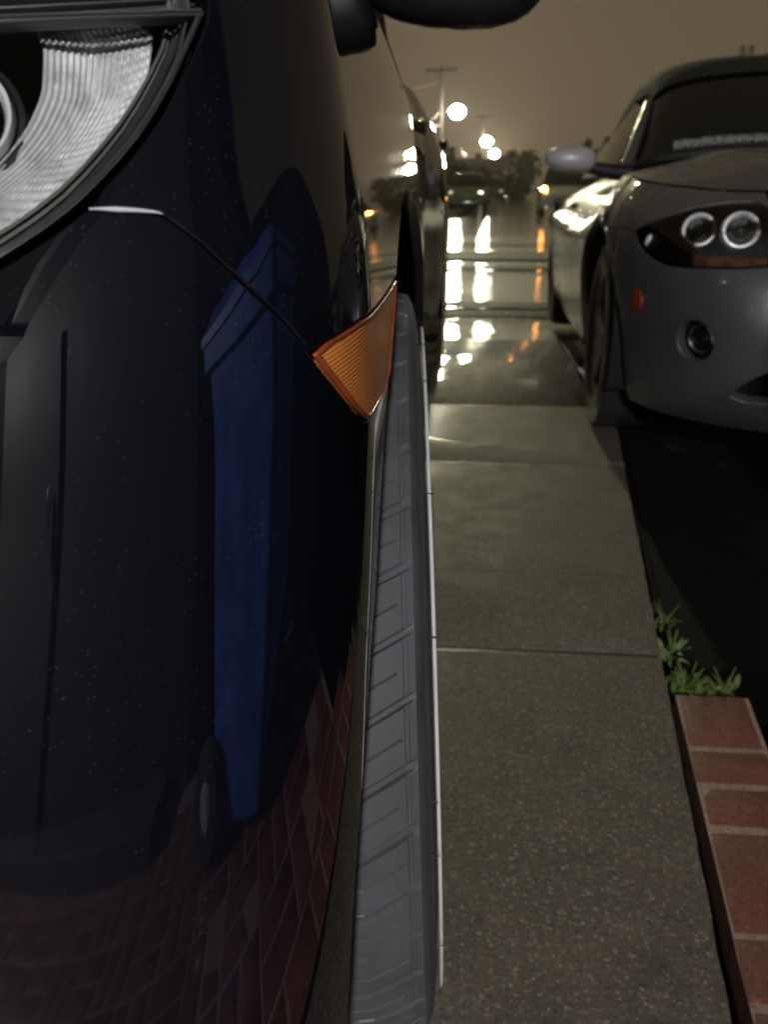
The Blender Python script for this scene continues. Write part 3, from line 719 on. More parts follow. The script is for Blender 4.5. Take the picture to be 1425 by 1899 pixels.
# front wing, behind the headlight, over the arch
wing = [q for q in arc_back if True]
wing = [hlo[0]] + [(farc[-1][0]-.002, seamz+.001)] + [q for q in arc_front if q[1] > seamz] + arc_back + [(SYC-3.62, .2), (SYC-3.62, .5)]
wt = [(u_, ztop(u_)-.003) for u_ in [SYC-3.62+i*.04 for i in range(200)] if u_ < hl[8][0]+.015]
wing += wt + [(hl[8][0]+.018, hlo[8][1])] + [hlo[i] for i in range(8, 0, -1)]
for mir in (0, 1):
    b = MB(); panel(b, T, wing, .022, .011, lip=.002, depth=.025)
    if mir: mirx(b)
    b.build('front_wing', SH, spo, off=SOFF)
    dpoly = [(SYC-3.626, .2), (SYC-4.75, .2), (SYC-4.75, .5)] + [(u_, ztop(u_)-.003) for u_ in [SYC-4.75+i*.1 for i in range(12)] if u_ < SYC-3.63] + [(SYC-3.626, ztop(SYC-3.626)-.003)]
    b = MB(); panel(b, T, dpoly, .05, .025)
    if mir: mirx(b)
    od = b.build('door', SH, spo, off=SOFF)
    hp = T.P(SYC-4.5, .70); b = MB(); b.tube([hp+Vector((.01, -.09, 0)), hp+Vector((-.025, -.07, 0)), hp+Vector((-.025, .07, 0)), hp+Vector((.01, .09, 0))], .012, 8)
    if mir: mirx(b)
    b.build('door_handle', M['chrome'], od, off=SOFF)
    ar2 = [(SYC-y, z) for y, z in arch(5.19, .31, .385, .2, .2, 30)]
    rpoly = [(SYC-4.756, .2)] + ar2 + [(SYC-5.75, .25), (SYC-6.05, .3), (SYC-6.05, .75)] + [(u_, ztop(u_)-.003) for u_ in [SYC-5.9+i*.12 for i in range(12)] if u_ < SYC-4.76]
    b = MB(); panel(b, T, rpoly, .05, .025)
    if mir: mirx(b)
    b.build('rear_wing', SH, spo, off=SOFF)
    for cy in (ACY, 5.19):
        b = MB(); rr = []
        for i in range(25):
            a = -.25+(PI+.5)*i/24; rr.append([Vector((x, cy+.395*math.cos(a), .31+.395*math.sin(a))) for x in (SX0+.03, SX0+.2, SX0+.32)]+[Vector((SX0+.32, cy+.05*math.cos(a), .31+.05*math.sin(a)))])
        b.loft(rr, False)
        if mir: mirx(b)
        b.build('wheel_arch_liner', M['void'], spo, off=SOFF)
    # headlight
    he = bpy.data.objects.new('headlight', None); link(he, spo)
    b = MB(); panel(b, T, hl, .02, .008, lift=-.035, depth=.004); 
    q = densify(hl, .008); r0 = [T.P(*p_)+T.N(*p_)*.0 for p_ in q]; r1 = [T.P(*p_)-T.N(*p_)*.036 for p_ in q]; b.n = None
    b.add([*r0, *r1], [(i, (i+1) % len(q), len(q)+(i+1) % len(q), len(q)+i) for i in range(len(q))])
    if mir: mirx(b)
    b.build('housing', M['dark_plastic'], he, off=SOFF)
    for (px, py, rr_, nm) in ((1296, 424, .036, 'main_lamp'), (1376, 424, .039, 'dip_lamp')):
        hh = tuv(px, py); p = T.P(*hh); n_ = (T.N(*hh)+Vector((0, -2.2, 0))).normalized()
        Mx = Matrix.Translation(p-n_*.012) @ n_.to_track_quat('X', 'Z').to_matrix().to_4x4()
        b = MB(); b.lathe([(-.03, rr_*.80), (-.01, rr_*.83), (.0, rr_*.92), (.004, rr_*1.02), (.0035, rr_*1.12), (-.004, rr_*1.22), (-.03, rr_*1.24)], Mx, 40)
        if mir: mirx(b)
        ol = b.build(nm, M['reflector'], he, off=SOFF)
        b = MB(); b.lathe([(-.016, rr_*.86), (-.004, rr_*.72), (.004, rr_*.45), (.006, .0005)], Mx, 32)
        if mir: mirx(b)
        b.build('lamp_glass', M['lamp_glass'], ol, off=SOFF)
    hh = tuv(1203, 448); p = T.P(*hh); n_ = (T.N(*hh)+Vector((0, -1, 0))).normalized(); b = MB(); b.sphere(p-n_*.014, .019, 16, 10, (1, .6, 1.2))
    if mir: mirx(b)
    b.build('side_lamp', M['reflector'], he, off=SOFF)
    b = MB(); panel(b, OffShell(T, .02), [tuv(*p_) for p_ in [(1228, 478), (1240, 465), (1300, 466), (1370, 467), (1425, 470), (1425, 486), (1360, 489), (1280, 489)]], .02, .01, depth=.006)
    if mir: mirx(b)
    b.build('indicator_strip', M['indicator'], he, off=SOFF)
    b = MB(); panel(b, T, outw(hl, -.002), .02, .008, lift=.001, depth=.004)
    if mir: mirx(b)
    b.build('lens_cover', M['lens'], he, off=SOFF)
    # round side marker
    sm = tuv(1180, 556); b = MB(); panel(b, T, [(sm[0]+.022*math.cos(a), sm[1]+.028*math.sin(a)) for a in [2*PI*i/20 for i in range(20)]], .01, .006, lift=.004, depth=.006)
    if mir: mirx(b)
    b.build('side_marker', M['orange_marker'], spo, off=SOFF)
    # door mirror
    b = MB(); bm = bmesh.new(); bmesh.ops.create_uvsphere(bm, u_segments=32, v_segments=20, radius=1)
    for v in bm.verts:
        x, y, z = v.co; g = lambda a, e: math.copysign(abs(a)**e, a); v.co = (SX0-.058+g(x, .85)*.098, 3.42+y*.06*(1 if y < 0 else .5), .884+g(z, .9)*(.049+.006*x)-.003*x)
    b.bm(bm)
    if mir: mirx(b)
    omr = b.build('door_mirror', M['mirror_silver'], spo, off=SOFF)
    b = MB(); b.tube([(SX0+.0, 3.45, .86), (SX0+.10, 3.47, .842), (SX0+.22, 3.5, .83)], [.022, .028, .04], 10)
    if mir: mirx(b)
    b.build('mirror_arm', M['black_plastic'], omr, off=SOFF)
# bonnet and rear deck bridge the two flanks
def bridge(u0, u1, n, crown, nm, mt, zoff=0, pw=2.4, fade=.0):
    b = MB(); rows = []
    for i in range(n+1):
        u = u0+(u1-u0)*i/n; p = T.P(u, szt(u)+.001); w = max(.001, SCX-p.x); c = crown(u)*min(1, w/.6)
        rows.append([Vector((p.x+2*w*k/40, p.y, p.z+zoff+c*(1-abs(k/20-1)**pw)+ (.012*math.exp(-((abs(k/20-1)-.62)/.13)**2) if fade else 0))) for k in range(41)])
    b.loft(rows, False); return b.build(nm, mt, spo, off=SOFF)
bridge(-.62, uC2, 60, lambda u: .085-.02*max(0, u), 'bonnet', SH, 0, 2.2, 1)
bridge(-3.05, -2.15, 16, lambda u: .05, 'boot_lid', SH)
# screen, soft top, pillars
hb = lambda y, z, hw, drop, n=24, pw=2.3: [Vector((SCX+hw*math.sin((-1+2*k/n)*PI/2), y(k), z-drop*abs(-1+2*k/n)**pw)) for k in range(n+1)]
yb = lambda k: 3.33+.17*abs(k/12-1)**2
b = MB(); b.loft([hb(yb, .925, .66, .075), hb(lambda k: 3.58+.14*abs(k/12-1)**2, 1.07, .605, .085), hb(lambda k: 3.84+.12*abs(k/12-1)**2, 1.215, .545, .095)], False); b.build('windscreen', M['glass_dark'], spo, off=SOFF)
ws = bpy.data.objects['windscreen.001'] if 'windscreen.001' in bpy.data.objects else bpy.data.objects['windscreen']
q = random.Random(11); b = MB()
for i in range(1700):
    a = q.uniform(.05, .62); t = .22+.13*q.uniform(-1, 1)*abs(q.uniform(-1, 1))**.3+.02*noise.noise(Vector((a*9, 0, 0)))
    k = 12*(1-a) if True else 0; y0_ = 3.33+.17*abs(k/12-1)**2; y1_ = 3.58+.14*abs(k/12-1)**2; sx = math.sin((-1+k/12)*PI/2)
    pz0 = .925-.075*abs(k/12-1)**2.3; pz1 = 1.07-.085*abs(k/12-1)**2.3; x_ = SCX+sx*(.66+(.605-.66)*t); r_ = q.uniform(.0008, .0026)*(1-.5*abs(t-.2)/.2)
    b.sphere((x_, y0_+(y1_-y0_)*t-.002, pz0+(pz1-pz0)*t), r_, 8, 5, (1, .6, 1.15))
o = b.build('raindrops', M['water_drop'], ws, off=SOFF); o['kind'] = 'stuff'
b = MB(); b.tube(hb(lambda k: yb(k)-.02, .915, .665, .07), .02, 8); b.build('cowl', M['black_plastic'], spo, off=SOFF)
b = MB(); b.loft([hb(lambda k: 3.83+.12*abs(k/12-1)**2, 1.222, .555, .095), hb(lambda k: 4.05, 1.30, .56, .14), hb(lambda k: 4.35, 1.345, .57, .19), hb(lambda k: 4.7, 1.32, .58, .24), hb(lambda k: 5.0, 1.18, .60, .22), hb(lambda k: 5.2, .90, .63, .06)], False); b.build('soft_top', M['soft_top'], spo, off=SOFF, ang=180)
for sg in (-1, 1):
    b = MB(); pts = [(SCX+sg*.685, 3.46, .84), (SCX+sg*.635, 3.68, .985), (SCX+sg*.565, 3.95, 1.115)]
    b.tube([(SCX+sg*.70, 3.50, .83)]+[pts[1], pts[2]], [.026, .024, .022], 10); b.build('windscreen_pillar', SH, spo, off=SOFF)
    b = MB(); lo = [Vector((SCX+sg*.74, y, .83)) for y in (3.55, 3.9, 4.3, 4.8)]; hi = [Vector((SCX+sg*x, y, z)) for x, y, z in ((.69, 3.56, .87), (.585, 3.95, 1.10), (.57, 4.3, 1.15), (.58, 4.75, 1.07))]
    b.loft([lo, hi], False); b.build('side_window', M['glass_dark'], spo, off=SOFF)
b = MB(); b.box((SCX-.52, 2.35, .2), (SCX+.52, 5.5, .3), .03); b.build('underbody', M['void'], spo, off=SOFF)
b = MB(); rr = []
for z in [.25+.05*i for i in range(12)]:
    p = T.P(SYC-6.06, z); rr.append([Vector((p.x+(2*SCX-2*p.x)*k/10, p.y+.03*math.sin(PI*k/10), z)) for k in range(11)])
b.loft(rr, False); b.build('tail_panel', SH, spo, off=SOFF)
for sx, flip in ((1, True), (-1, False)):
    for cy in (ACY, 5.19):
        x = SX0+.03+.10 if sx == 1 else 2*SCX-SX0-.13
        wheel(spo, wm(x, cy, .308, sx == 1), .31, .205, .215, SOFF)

# ================================================================== ground, road, paving
def wet(name, cols, r0, r1, agg=0, coat=.4, cr=(.08, .3), bscale=220, bst=.35, scale=3.0, patch=1.2, stretch=(1, 1, 1), ripple=0):
    m, nt, b = mat(name); v = coords(nt); vs_ = coords(nt, stretch)
    big = noise_t(nt, vs_, patch, 6, .6); med = noise_t(nt, v, scale*6, 6, .7); fine = noise_t(nt, v, bscale, 4, .7)
    c = ramp(nt, med, [(.25, cols[0]), (.5, cols[1]), (.75, cols[2])])
    c = mix(nt, ramp(nt, big, [(.38, 0.0), (.66, .55)]), c, tuple(x*.55 for x in cols[1]))
    blot = noise_t(nt, v, 5.5, 8, .75); c = mix(nt, ramp(nt, blot, [(.5, 0.0), (.62, .4)]), c, tuple(x*.6 for x in cols[0]))
    c = mix(nt, ramp(nt, noise_t(nt, v, bscale*.7, 3, .8), [(.38, .5), (.5, 0.0)]), c, tuple(x*.35 for x in cols[0])); c = mix(nt, ramp(nt, noise_t(nt, v, bscale*.45, 3, .8), [(.55, 0.0), (.7, .5)]), c, tuple(min(1, x*1.7) for x in cols[2]))
    if agg:
        vo = N(nt, 'ShaderNodeTexVoronoi', i_Scale=agg); nz = N(nt, 'ShaderNodeTexNoise', i_Scale=agg*1.3, i_Detail=2.0); nt.links.new(v, nz.inputs['Vector']); vm = N(nt, 'ShaderNodeVectorMath', operation='MULTIPLY_ADD'); nt.links.new(nz.outputs['Color'], vm.inputs[0]); vm.inputs[1].default_value = (1.3/agg,)*3; nt.links.new(v, vm.inputs[2]); nt.links.new(vm.outputs[0], vo.inputs['Vector'])
        sep = N(nt, 'ShaderNodeSeparateColor'); nt.links.new(vo.outputs['Color'], sep.inputs[0])
        k = math_n(nt, 'MULTIPLY', ramp(nt, vo.outputs['Distance'], [(.25, 1.0), (.5, 0.0)]), ramp(nt, sep.outputs[0], [(.5, 0.0), (1.0, .85)]))
        c = mix(nt, k, c, (.38, .34, .28))
        k2 = math_n(nt, 'MULTIPLY', ramp(nt, vo.outputs['Distance'], [(.3, 1.0), (.5, 0.0)]), ramp(nt, sep.outputs[1], [(.65, 0.0), (.95, .6)]))
        c = mix(nt, k2, c, tuple(x*.3 for x in cols[0]))
    nt.links.new(c, b.inputs['Base Color'])
    nt.links.new(ramp(nt, med, [(.3, r0), (.7, r1)]), b.inputs['Roughness'])
    b.inputs['Coat Weight'].default_value = coat
    if coat < .02: b.inputs['Specular IOR Level'].default_value = .15
    nt.links.new(ramp(nt, big, [(.35, cr[1]), (.65, cr[0])]), b.inputs['Coat Roughness'])
    p = bump(nt, fine, b, bst, .003)
    if agg: p = bump(nt, vo.outputs['Distance'], b, .25, .002, p)
    if ripple:
        r = noise_t(nt, coords(nt, (.8, 2.4, 1)), 3.4, 3, .5)
        n_ = N(nt, 'ShaderNodeBump', i_Strength=ripple, i_Distance=.03); nt.links.new(r, n_.inputs['Height'])
        nt.links.new(n_.outputs[0], b.inputs['Coat Normal'])
    M[name] = m; return m
wet('concrete', ((.080, .064, .045), (.148, .121, .088), (.22, .19, .145)), .5, .75, 160., .25, (.12, .3), 230, .8, 2.2, .9)
wet('sidewalk_concrete', ((.03, .027, .021), (.048, .043, .034), (.07, .062, .05)), .5, .7, 90., 1.0, (.03, .10), 180, .3, 3, 1.6, (.5, 1.6, 1), .24)
wet('asphalt', ((.010, .010, .010), (.018, .017, .016), (.028, .026, .024)), .5, .7, 70., 1.0, (.03, .13), 120, .3, 3, .5, (.12, 1.1, 1), .26)
wet('dry_asphalt', ((.012, .011, .010), (.02, .019, .017), (.03, .028, .025)), .75, .9, 60., .08, (.3, .5), 120, .9, 4, 2)
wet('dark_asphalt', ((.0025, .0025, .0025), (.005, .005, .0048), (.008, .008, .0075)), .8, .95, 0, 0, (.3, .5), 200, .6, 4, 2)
wet('soil', ((.003, .0026, .002), (.006, .005, .0036), (.010, .0085, .006)), .85, .98, 0, 0, (.3, .5), 120, .9, 6, 2)
wet('brick', ((.15, .045, .032), (.22, .072, .052), (.29, .108, .078)), .45, .7, 0, .8, (.08, .22), 240, .35, 2, 4)
wet('mortar', ((.30, .18, .14), (.42, .27, .22), (.54, .38, .32)), .3, .6, 0, .7, (.08, .2), 300, .6, 5, 4)  # mortar, its pale tone also painting in wet highlights along the joints
wet('grass_ground', ((.012, .018, .008), (.02, .03, .012), (.03, .042, .018)), .8, .95, 0, 0, (.3, .5), 60, .9, 4, .6)
def gobj(mb, name, m_, rz=CARYAW, **k):
    o = mb.build(name, m_, None, k.get('smooth', False)); o.rotation_euler.z = rz; o['kind'] = 'structure'; return o
b = MB(); b.add([(-400, -60, 0), (400, -60, 0), (400, 900, 0), (-400, 900, 0)], [(0, 1, 2, 3)]); o = gobj(b, 'ground', M['soil']); o.location.z = -.10
edge_x = lambda y: .303+.130*(y-.591)        # right edge of the drive (skewed to the slab joints)
def slab(mb, poly, z=0, d=.09, bev=.0006):
    n = len(poly); q = inset(poly, bev); q0 = inset(poly, bev*.3)
    mb.add([(x, y, z) for x, y in q]+[(x, y, z-bev*.35) for x, y in q0]+[(x, y, z-bev) for x, y in poly]+[(x, y, z-d) for x, y in poly], [tuple(range(n))]+[(r*n+i, (r+1)*n+i, (r+1)*n+(i+1) % n, r*n+(i+1) % n) for r in range(3) for i in range(n)])
def rough_edge(y0, y1, n): return [(edge_x(y0+(y1-y0)*i/n)+.0025*noise.noise(Vector((0, (y0+(y1-y0)*i/n)*14, 3)))+.0015*noise.noise(Vector((0, (y0+(y1-y0)*i/n)*60, 3))), y0+(y1-y0)*i/n) for i in range(n+1)]
b = MB()
for y0, y1 in ((-5, 1.285), (1.294, 2.375), (2.384, 3.086)):
    n = int((y1-max(y0, .2))/.02); r = ([(edge_x(y0), y0)] if y0 < .2 else [])+rough_edge(max(y0, .2), y1, n)
    for x0, x1 in ((-1.25, None), (-4.2, -1.257)):
        if x1 is None: slab(b, [(x0, y0)]+r+[(x0, y1)])
        else: slab(b, [(x0, y0), (x1, y0), (x1, y1), (x0, y1)])
gobj(b, 'driveway', M['concrete'], smooth=True)
b = MB()
for y0, y1 in ((1.284, 1.295), (2.374, 2.385), (3.085, 3.096)): b.add([(-4, y0, -.0012), (edge_x(y0)-.004, y0, -.0012), (edge_x(y0)-.004, y1, -.0012), (-4, y1, -.0012)], [(0, 1, 2, 3)])
gobj(b, 'joint_filler', M['void'])
b = MB(); n = 70; pts = [(-.9+1.32*i/n, 1.612+.012*noise.noise(Vector((i*.12, 2, 0)))+.006*noise.noise(Vector((i*.6, 7, 0)))) for i in range(n+1)]
b.add([(x, y-.0009-.0005*noise.noise(Vector((x*40, 0, 0))), .0006) for x, y in pts]+[(x, y+.0009, .0006) for x, y in pts], [(i, i+1, n+2+i, n+1+i) for i in range(n)]); gobj(b, 'pavement_crack', M['void'])
b = MB()
for k in range(-8, 9): slab(b, [(k*1.5-.9, 3.095), (k*1.5+.593, 3.095), (k*1.5+.593, 4.6), (k*1.5-.9, 4.6)], -.004, .08, .008)
gobj(b, 'sidewalk', M['sidewalk_concrete'], smooth=True)
b = MB(); b.loft([[Vector((x, y, z)) for x in (-4.6, -3, -1, 0, 1, 3, 6)] for y, z in ((4.61, -.007), (5.0, -.02), (5.72, -.062), (5.80, -.075), (5.84, -.095))], False); gobj(b, 'driveway_apron', M['sidewalk_concrete'], smooth=True)
b = MB()
for x0, x1 in ((-40, -4.7), (6.1, 40)): b.box((x0, 5.2, -.12), (x1, 5.8, .0), .02)
gobj(b, 'kerb', M['concrete'], smooth=True)
b = MB()
for x0, x1 in ((-40, -4.7), (6.1, 40)): b.add([(x0, 4.61, -.01), (x1, 4.61, -.01), (x1, 5.19, -.01), (x0, 5.19, -.01)], [(0, 1, 2, 3)])
gobj(b, 'verge', M['grass_ground'])
b = MB(); xs = [-120+4*i for i in range(61)]; ys = [5.6, 5.9, 6.3, 7, 8, 10, 12, 15, 18, 22, 27, 35, 50, 80, 120, 200, 300, 420]
b.loft([[Vector((x, y, -.085+.05*math.exp(-((y-14)/6)**2)+.015*noise.noise(Vector((x*.2, y*.3, 0))))) for x in xs] for y in ys], False); gobj(b, 'road', M['asphalt'], smooth=True)
b = MB(); slab(b, [(-4.2, 5.86), (6, 5.86), (6, 6.28), (-4.2, 6.28)], -.066, .05, .01); gobj(b, 'gutter', M['dry_asphalt'], smooth=True)
for y0, y1 in ((6.3, 6.62), (9.3, 9.7), (10.5, 11.7), (13.2, 13.5)):
    b = MB(); n = 60; w_ = lambda x, k: .05*noise.noise(Vector((x*.8, k, 0)))
    zr = lambda x, y: -.085+.05*math.exp(-((y-14)/6)**2)+.015*noise.noise(Vector((x*.2, y*.3, 0)))
    b.loft([[Vector((x, y+w_(x, y), zr(x, y)+.022)) for x in [-14+28*i/n for i in range(n+1)]] for y in (y0, (y0+y1)/2, y1)], False); gobj(b, 'road_patch', M['dry_asphalt'], smooth=True)
# far pavements either side of the street that runs away from the drive
for nm, pts in (('far_pavement', [(-3.0, 27.5), (-3.0-.0466*280, 300), (-120, 300), (-120, 27.5)]), ('far_pavement', [(3.4, 27.5), (60, 27.5), (60, 300), (3.4-.0466*280, 300)])):
    b = MB(); q = [(x*math.cos(CARYAW)+y*math.sin(CARYAW), -x*math.sin(CARYAW)+y*math.cos(CARYAW)) for x, y in pts]
    slab(b, q, .07, .3, .05); gobj(b, nm, M['grass_ground'], smooth=True)
b = MB(); n = 40; e_ = rough_edge(1.32, 3.07, n)
b.add([(x+.012, y, -.02) for x, y in e_]+[(x+.30, y, -.03) for x, y in e_], [(i, n+1+i, n+2+i, i+1) for i in range(n)]); gobj(b, 'soil_strip', M['soil'], smooth=True)
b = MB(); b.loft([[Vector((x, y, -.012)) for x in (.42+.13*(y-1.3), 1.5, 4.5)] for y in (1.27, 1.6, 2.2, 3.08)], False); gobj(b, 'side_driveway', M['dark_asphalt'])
# brick paving: rows follow the slab joints, columns follow the drive edge (world axes, skew basis)
e1 = Vector((math.cos(CARYAW), math.sin(CARYAW), 0))
mb_ = MB(); rb = random.Random(3)
def brick(x0, x1, y0, y1):
    g = .0029; dz = rb.uniform(-.0015, .0015); tx, ty = rb.uniform(-.006, .006), rb.uniform(-.006, .006)
    rings = []
    for ins_, z in ((0.0, -.05), (0.0, -.006), (.0018, -.0016), (.0055, 0)):
        ring = []
        X0, X1, Y0, Y1 = x0+g+ins_, x1-g-ins_, y0+g+ins_, y1-g-ins_
        for sx, sy, n_ in ((0, 0, 6), (1, 0, 4), (1, 1, 6), (0, 1, 4)):
            a = {(0, 0): (X0, Y0), (1, 0): (X1, Y0), (1, 1): (X1, Y1), (0, 1): (X0, Y1)}[(sx, sy)]; c = {(0, 0): (X1, Y0), (1, 0): (X1, Y1), (1, 1): (X0, Y1), (0, 1): (X0, Y0)}[(sx, sy)]
            for k in range(n_):
                t = k/n_; px_, py_ = a[0]+(c[0]-a[0])*t, a[1]+(c[1]-a[1])*t
                w_ = .0012*noise.noise(Vector((px_*70, py_*70, 1)))
                p = Vector((.2535, 0, 0)) + e1*((px_+w_-.2535)/e1.x); ring.append((p.x, p.y+py_+w_, z+dz+tx*(px_-x0)+ty*(py_-y0)))
        rings.append(ring)
    n_ = len(rings[0]); vs = [v for r in rings for v in r]
    mb_.add(vs, [(r*n_+i, r*n_+(i+1) % n_, (r+1)*n_+(i+1) % n_, (r+1)*n_+i) for r in range(3) for i in range(n_)]+[tuple(range(3*n_, 4*n_))])
rows = [1.212, 1.066, .986, .898, .730, .644, .56, .40, .315, .23]
while rows[-1] > -3: rows.append(rows[-1]-(.085 if len(rows) % 3 else .165))
for a, c in zip(rows[1:], rows): brick(.2535, .374, a, c)
rows = [1.062, .90]
for i, a in enumerate(rows): brick(.374, .47, rows[1], rows[0]) if i == 0 else None
for k in range(12):
    x = .374+k*.2; y = .895 if k % 2 else .90; j = 0
    while y > -3:
        if (j+k) % 2: brick(x, x+.2, y-.1, y); brick(x, x+.2, y-.2, y-.1)
        else: brick(x, x+.1, y-.2, y); brick(x+.1, x+.2, y-.2, y)
        y -= .2; j += 1
o = mb_.build('brick_paving', M['brick']); o['kind'] = 'structure'
b = MB(); poly = [(.2545, -3), (2.78, -2.6), (2.78, 1.19), (.47, .945), (.47, 1.083), (.374, 1.073), (.374, 1.22), (.2575, 1.207)]
b.add([(x, y, -.0016) for x, y in poly]+[(x, y, -.05) for x, y in poly], [tuple(range(8))]+[(i, 8+i, 8+(i+1) % 8, (i+1) % 8) for i in range(8)])
o = b.build('mortar_bed', M['mortar'], None, False); o['kind'] = 'structure'
# weeds at the end of the bricks
def weed(x, y, label, n, h, lw, mt, spread=.05, stalk=True, seed=0, lean=(0, 0)):
    h *= .82; lw *= .9
    q = random.Random(seed); root = empty('weed', label, 'weed', (x, y, -.02), group='weeds along the edge of the driveway')
    b = MB()
    for i in range(n):
        a = q.uniform(0, 2*PI); L_ = h*q.uniform(.5, 1.05); up = q.uniform(.35, 1.1); d = Vector((math.cos(a)*.7+lean[0], math.sin(a)*.7+lean[1], up)).normalized()
        p0 = Vector((q.uniform(-spread, spread)*.5, q.uniform(-spread, spread)*.5, 0)); side = d.cross(Vector((0, 0, 1))).normalized(); cr = side.cross(d)
        row = []
        for k in range(7):
            t = k/6; wv = lw*q.uniform(.85, 1.1)*math.sin(PI*min(1, .12+t*.88))**.8*(1-.25*t)
            c_ = p0+d*(L_*t)-Vector((0, 0, 1))*(L_*.45*t*t*(1.3-up*.6)); row.append([c_-side*wv+cr*wv*.35, c_, c_+side*wv+cr*wv*.35])
        b.loft(row, False)
    b.build('leaves', M[mt], root, ang=180)
    if stalk:
        b = MB()
        for i in range(max(2, n//6)):
            a = q.uniform(0, 2*PI); b.tube([(0, 0, 0), (math.cos(a)*.01, math.sin(a)*.01, h*.5), (math.cos(a)*.025+lean[0]*.03, math.sin(a)*.025+lean[1]*.03, h*q.uniform(.8, 1.1))], [.0016, .0013, .0008], 5)
        b.build('stem', M['weed_leaf'], root)
weed(.285, 1.26, 'bushy green weed against the top end of the brick edging', 60, .050, .0058, 'weed_leaf', .06, True, 1)
weed(.305, 1.245, 'low weed with broad pale leaves right at the brick end', 16, .038, .0095, 'weed_pale', .05, False, 2)
weed(.272, 1.36, 'taller weed with upright pale leaves beside the slab joint', 30, .06, .0058, 'weed_pale', .035, True, 3)
weed(.272, 1.48, 'small dark weed farthest from the bricks, by the driveway edge', 26, .055, .004, 'weed_leaf', .05, True, 4)
weed(.365, 1.275, 'single pale upright weed at the right corner of the bricks', 4, .045, .0065, 'weed_pale', .008, False, 5, (.1, .2))
weed(.345, 1.255, 'thin feathery weed between the bushy one and the right corner', 26, .05, .0028, 'weed_leaf', .03, True, 6)

# ================================================================== street: poles, lamps, trees, far cars, houses
Z0 = -.03
def place(px, d): return (px-1030)/1500*d
def street_pole(name, label, cat, x, y, h, lampx, lampz, wood=True, bulb='lamp_bulb', br=.35, cross=True, group=None, cables=(), lit=True):
    root = empty(name, label, cat, (x, y, Z0), group=group)
    b = MB(); b.tube([(0, 0, 0), (.02, 0, h*.5), (0, 0, h)], [.17, .14, .11] if wood else [.10, .08, .06], 12); b.build('shaft', M['wood'] if wood else M['steel'], root)
    if cross:
        b = MB(); b.box((-1.25, -.14, h-.45), (1.25, -.26, h-.29), .02); b.tube([(-.6, -.2, h-.4), (0, -.12, h-1.0), (.6, -.2, h-.4)], .025, 6); o = b.build('crossarm', M['wood'], root)
        for ix in (-1.15, -.7, .7, 1.15):
            b = MB(); b.lathe([(0, .03), (.05, .06), (.10, .035), (.14, .065), (.2, .045), (.24, .001)], Matrix.Translation((ix, -.2, h-.29)) @ Matrix.Rotation(-PI/2, 4, 'Y'), 12); b.build('insulator', M['steel'], o)
    dx = lampx-x; 
    b = MB(); n = 8; b.tube([(dx*i/n*.86, -.1, lampz+.25-(.55)*(1-i/n)**2) for i in range(n+1)], .035, 8); b.build('lamp_arm', M['steel'], root)
    b = MB(); M4 = Matrix.Translation((dx, -.1, lampz+.22)); rr = []
    for t, w_, hh in ((-.42, .05, .05), (-.25, .12, .10), (0, .20, .15), (.25, .19, .13), (.42, .06, .05)): rr.append([M4 @ Vector((math.copysign(1, dx)*t, w_*math.cos(a), hh*max(-.35, math.sin(a)))) for a in [2*PI*k/14 for k in range(14)]])
    b.loft(rr, True, True); o = b.build('lamp_head', M['steel'], root)
    if lit:
        b = MB(); b.sphere((dx, -.1, lampz), br, 16, 10, (1, 1, .8)); b.build('bulb', M[bulb], o)
    for pts in cables:
        b = MB(); b.tube([Vector(p)-Vector((x, y, Z0)) for p in pts], .02, 6); b.build('cable', M['cable'], root)
    return root
def sag(a, c, s, n=14): return [(a[0]+(c[0]-a[0])*i/n, a[1]+(c[1]-a[1])*i/n, a[2]+(c[2]-a[2])*i/n-s*4*(i/n)*(1-i/n)) for i in range(n+1)]
def zat(py, d):      # height seen at image row py, d metres away
    return H+d*math.tan(PITCH*-1 - math.atan((py-949.5)/F)) if False else H+d*math.tan(-PITCH+math.atan((949.5-py)/F))
x1, d1 = place(833, 74), 74; x2, d2 = place(905, 124), 124
street_pole('utility_pole', 'wooden utility pole with crossarm beside the brightest street light', 'utility pole', x1, d1, zat(120, d1)-Z0, place(861, d1), zat(207, d1)-Z0, br=.62, group='utility poles with street lights',
            cables=(sag((x1, d1, zat(150, d1)), (-32, 74, zat(150, d1)-1), 1.0), sag((x1, d1, zat(205, d1)), (x1-3.2, d1-6, zat(262, d1)), .6), sag((x1, d1, zat(232, d1)), (x1-3.4, d1-6, zat(296, d1)), -.5)))
street_pole('utility_pole', 'fainter utility pole farther down the street with the second light', 'utility pole', x2, d2, zat(212, d2)-Z0, place(906, d2)+.5, zat(263, d2)-Z0, br=.74, group='utility poles with street lights', bulb='lamp_bulb_far',
            cables=(sag((place(862, 110), 110, zat(265, 110)), (place(912, 120), 120, zat(308, 120)), 1.0),))
street_pole('street_lamp', 'third street light from the left, small in the distance', 'street lamp', place(917, 175), 175, zat(278, 175)-Z0, place(926, 175), zat(286, 175)-Z0, False, 'lamp_bulb_far', .86, False, 'distant street lamps')
street_pole('street_lamp', 'farthest and smallest street light, beside the dark tree', 'street lamp', place(941, 235), 235, zat(292, 235)-Z0, place(948, 235), zat(298, 235)-Z0, False, 'lamp_bulb_far', .58, False, 'distant street lamps')
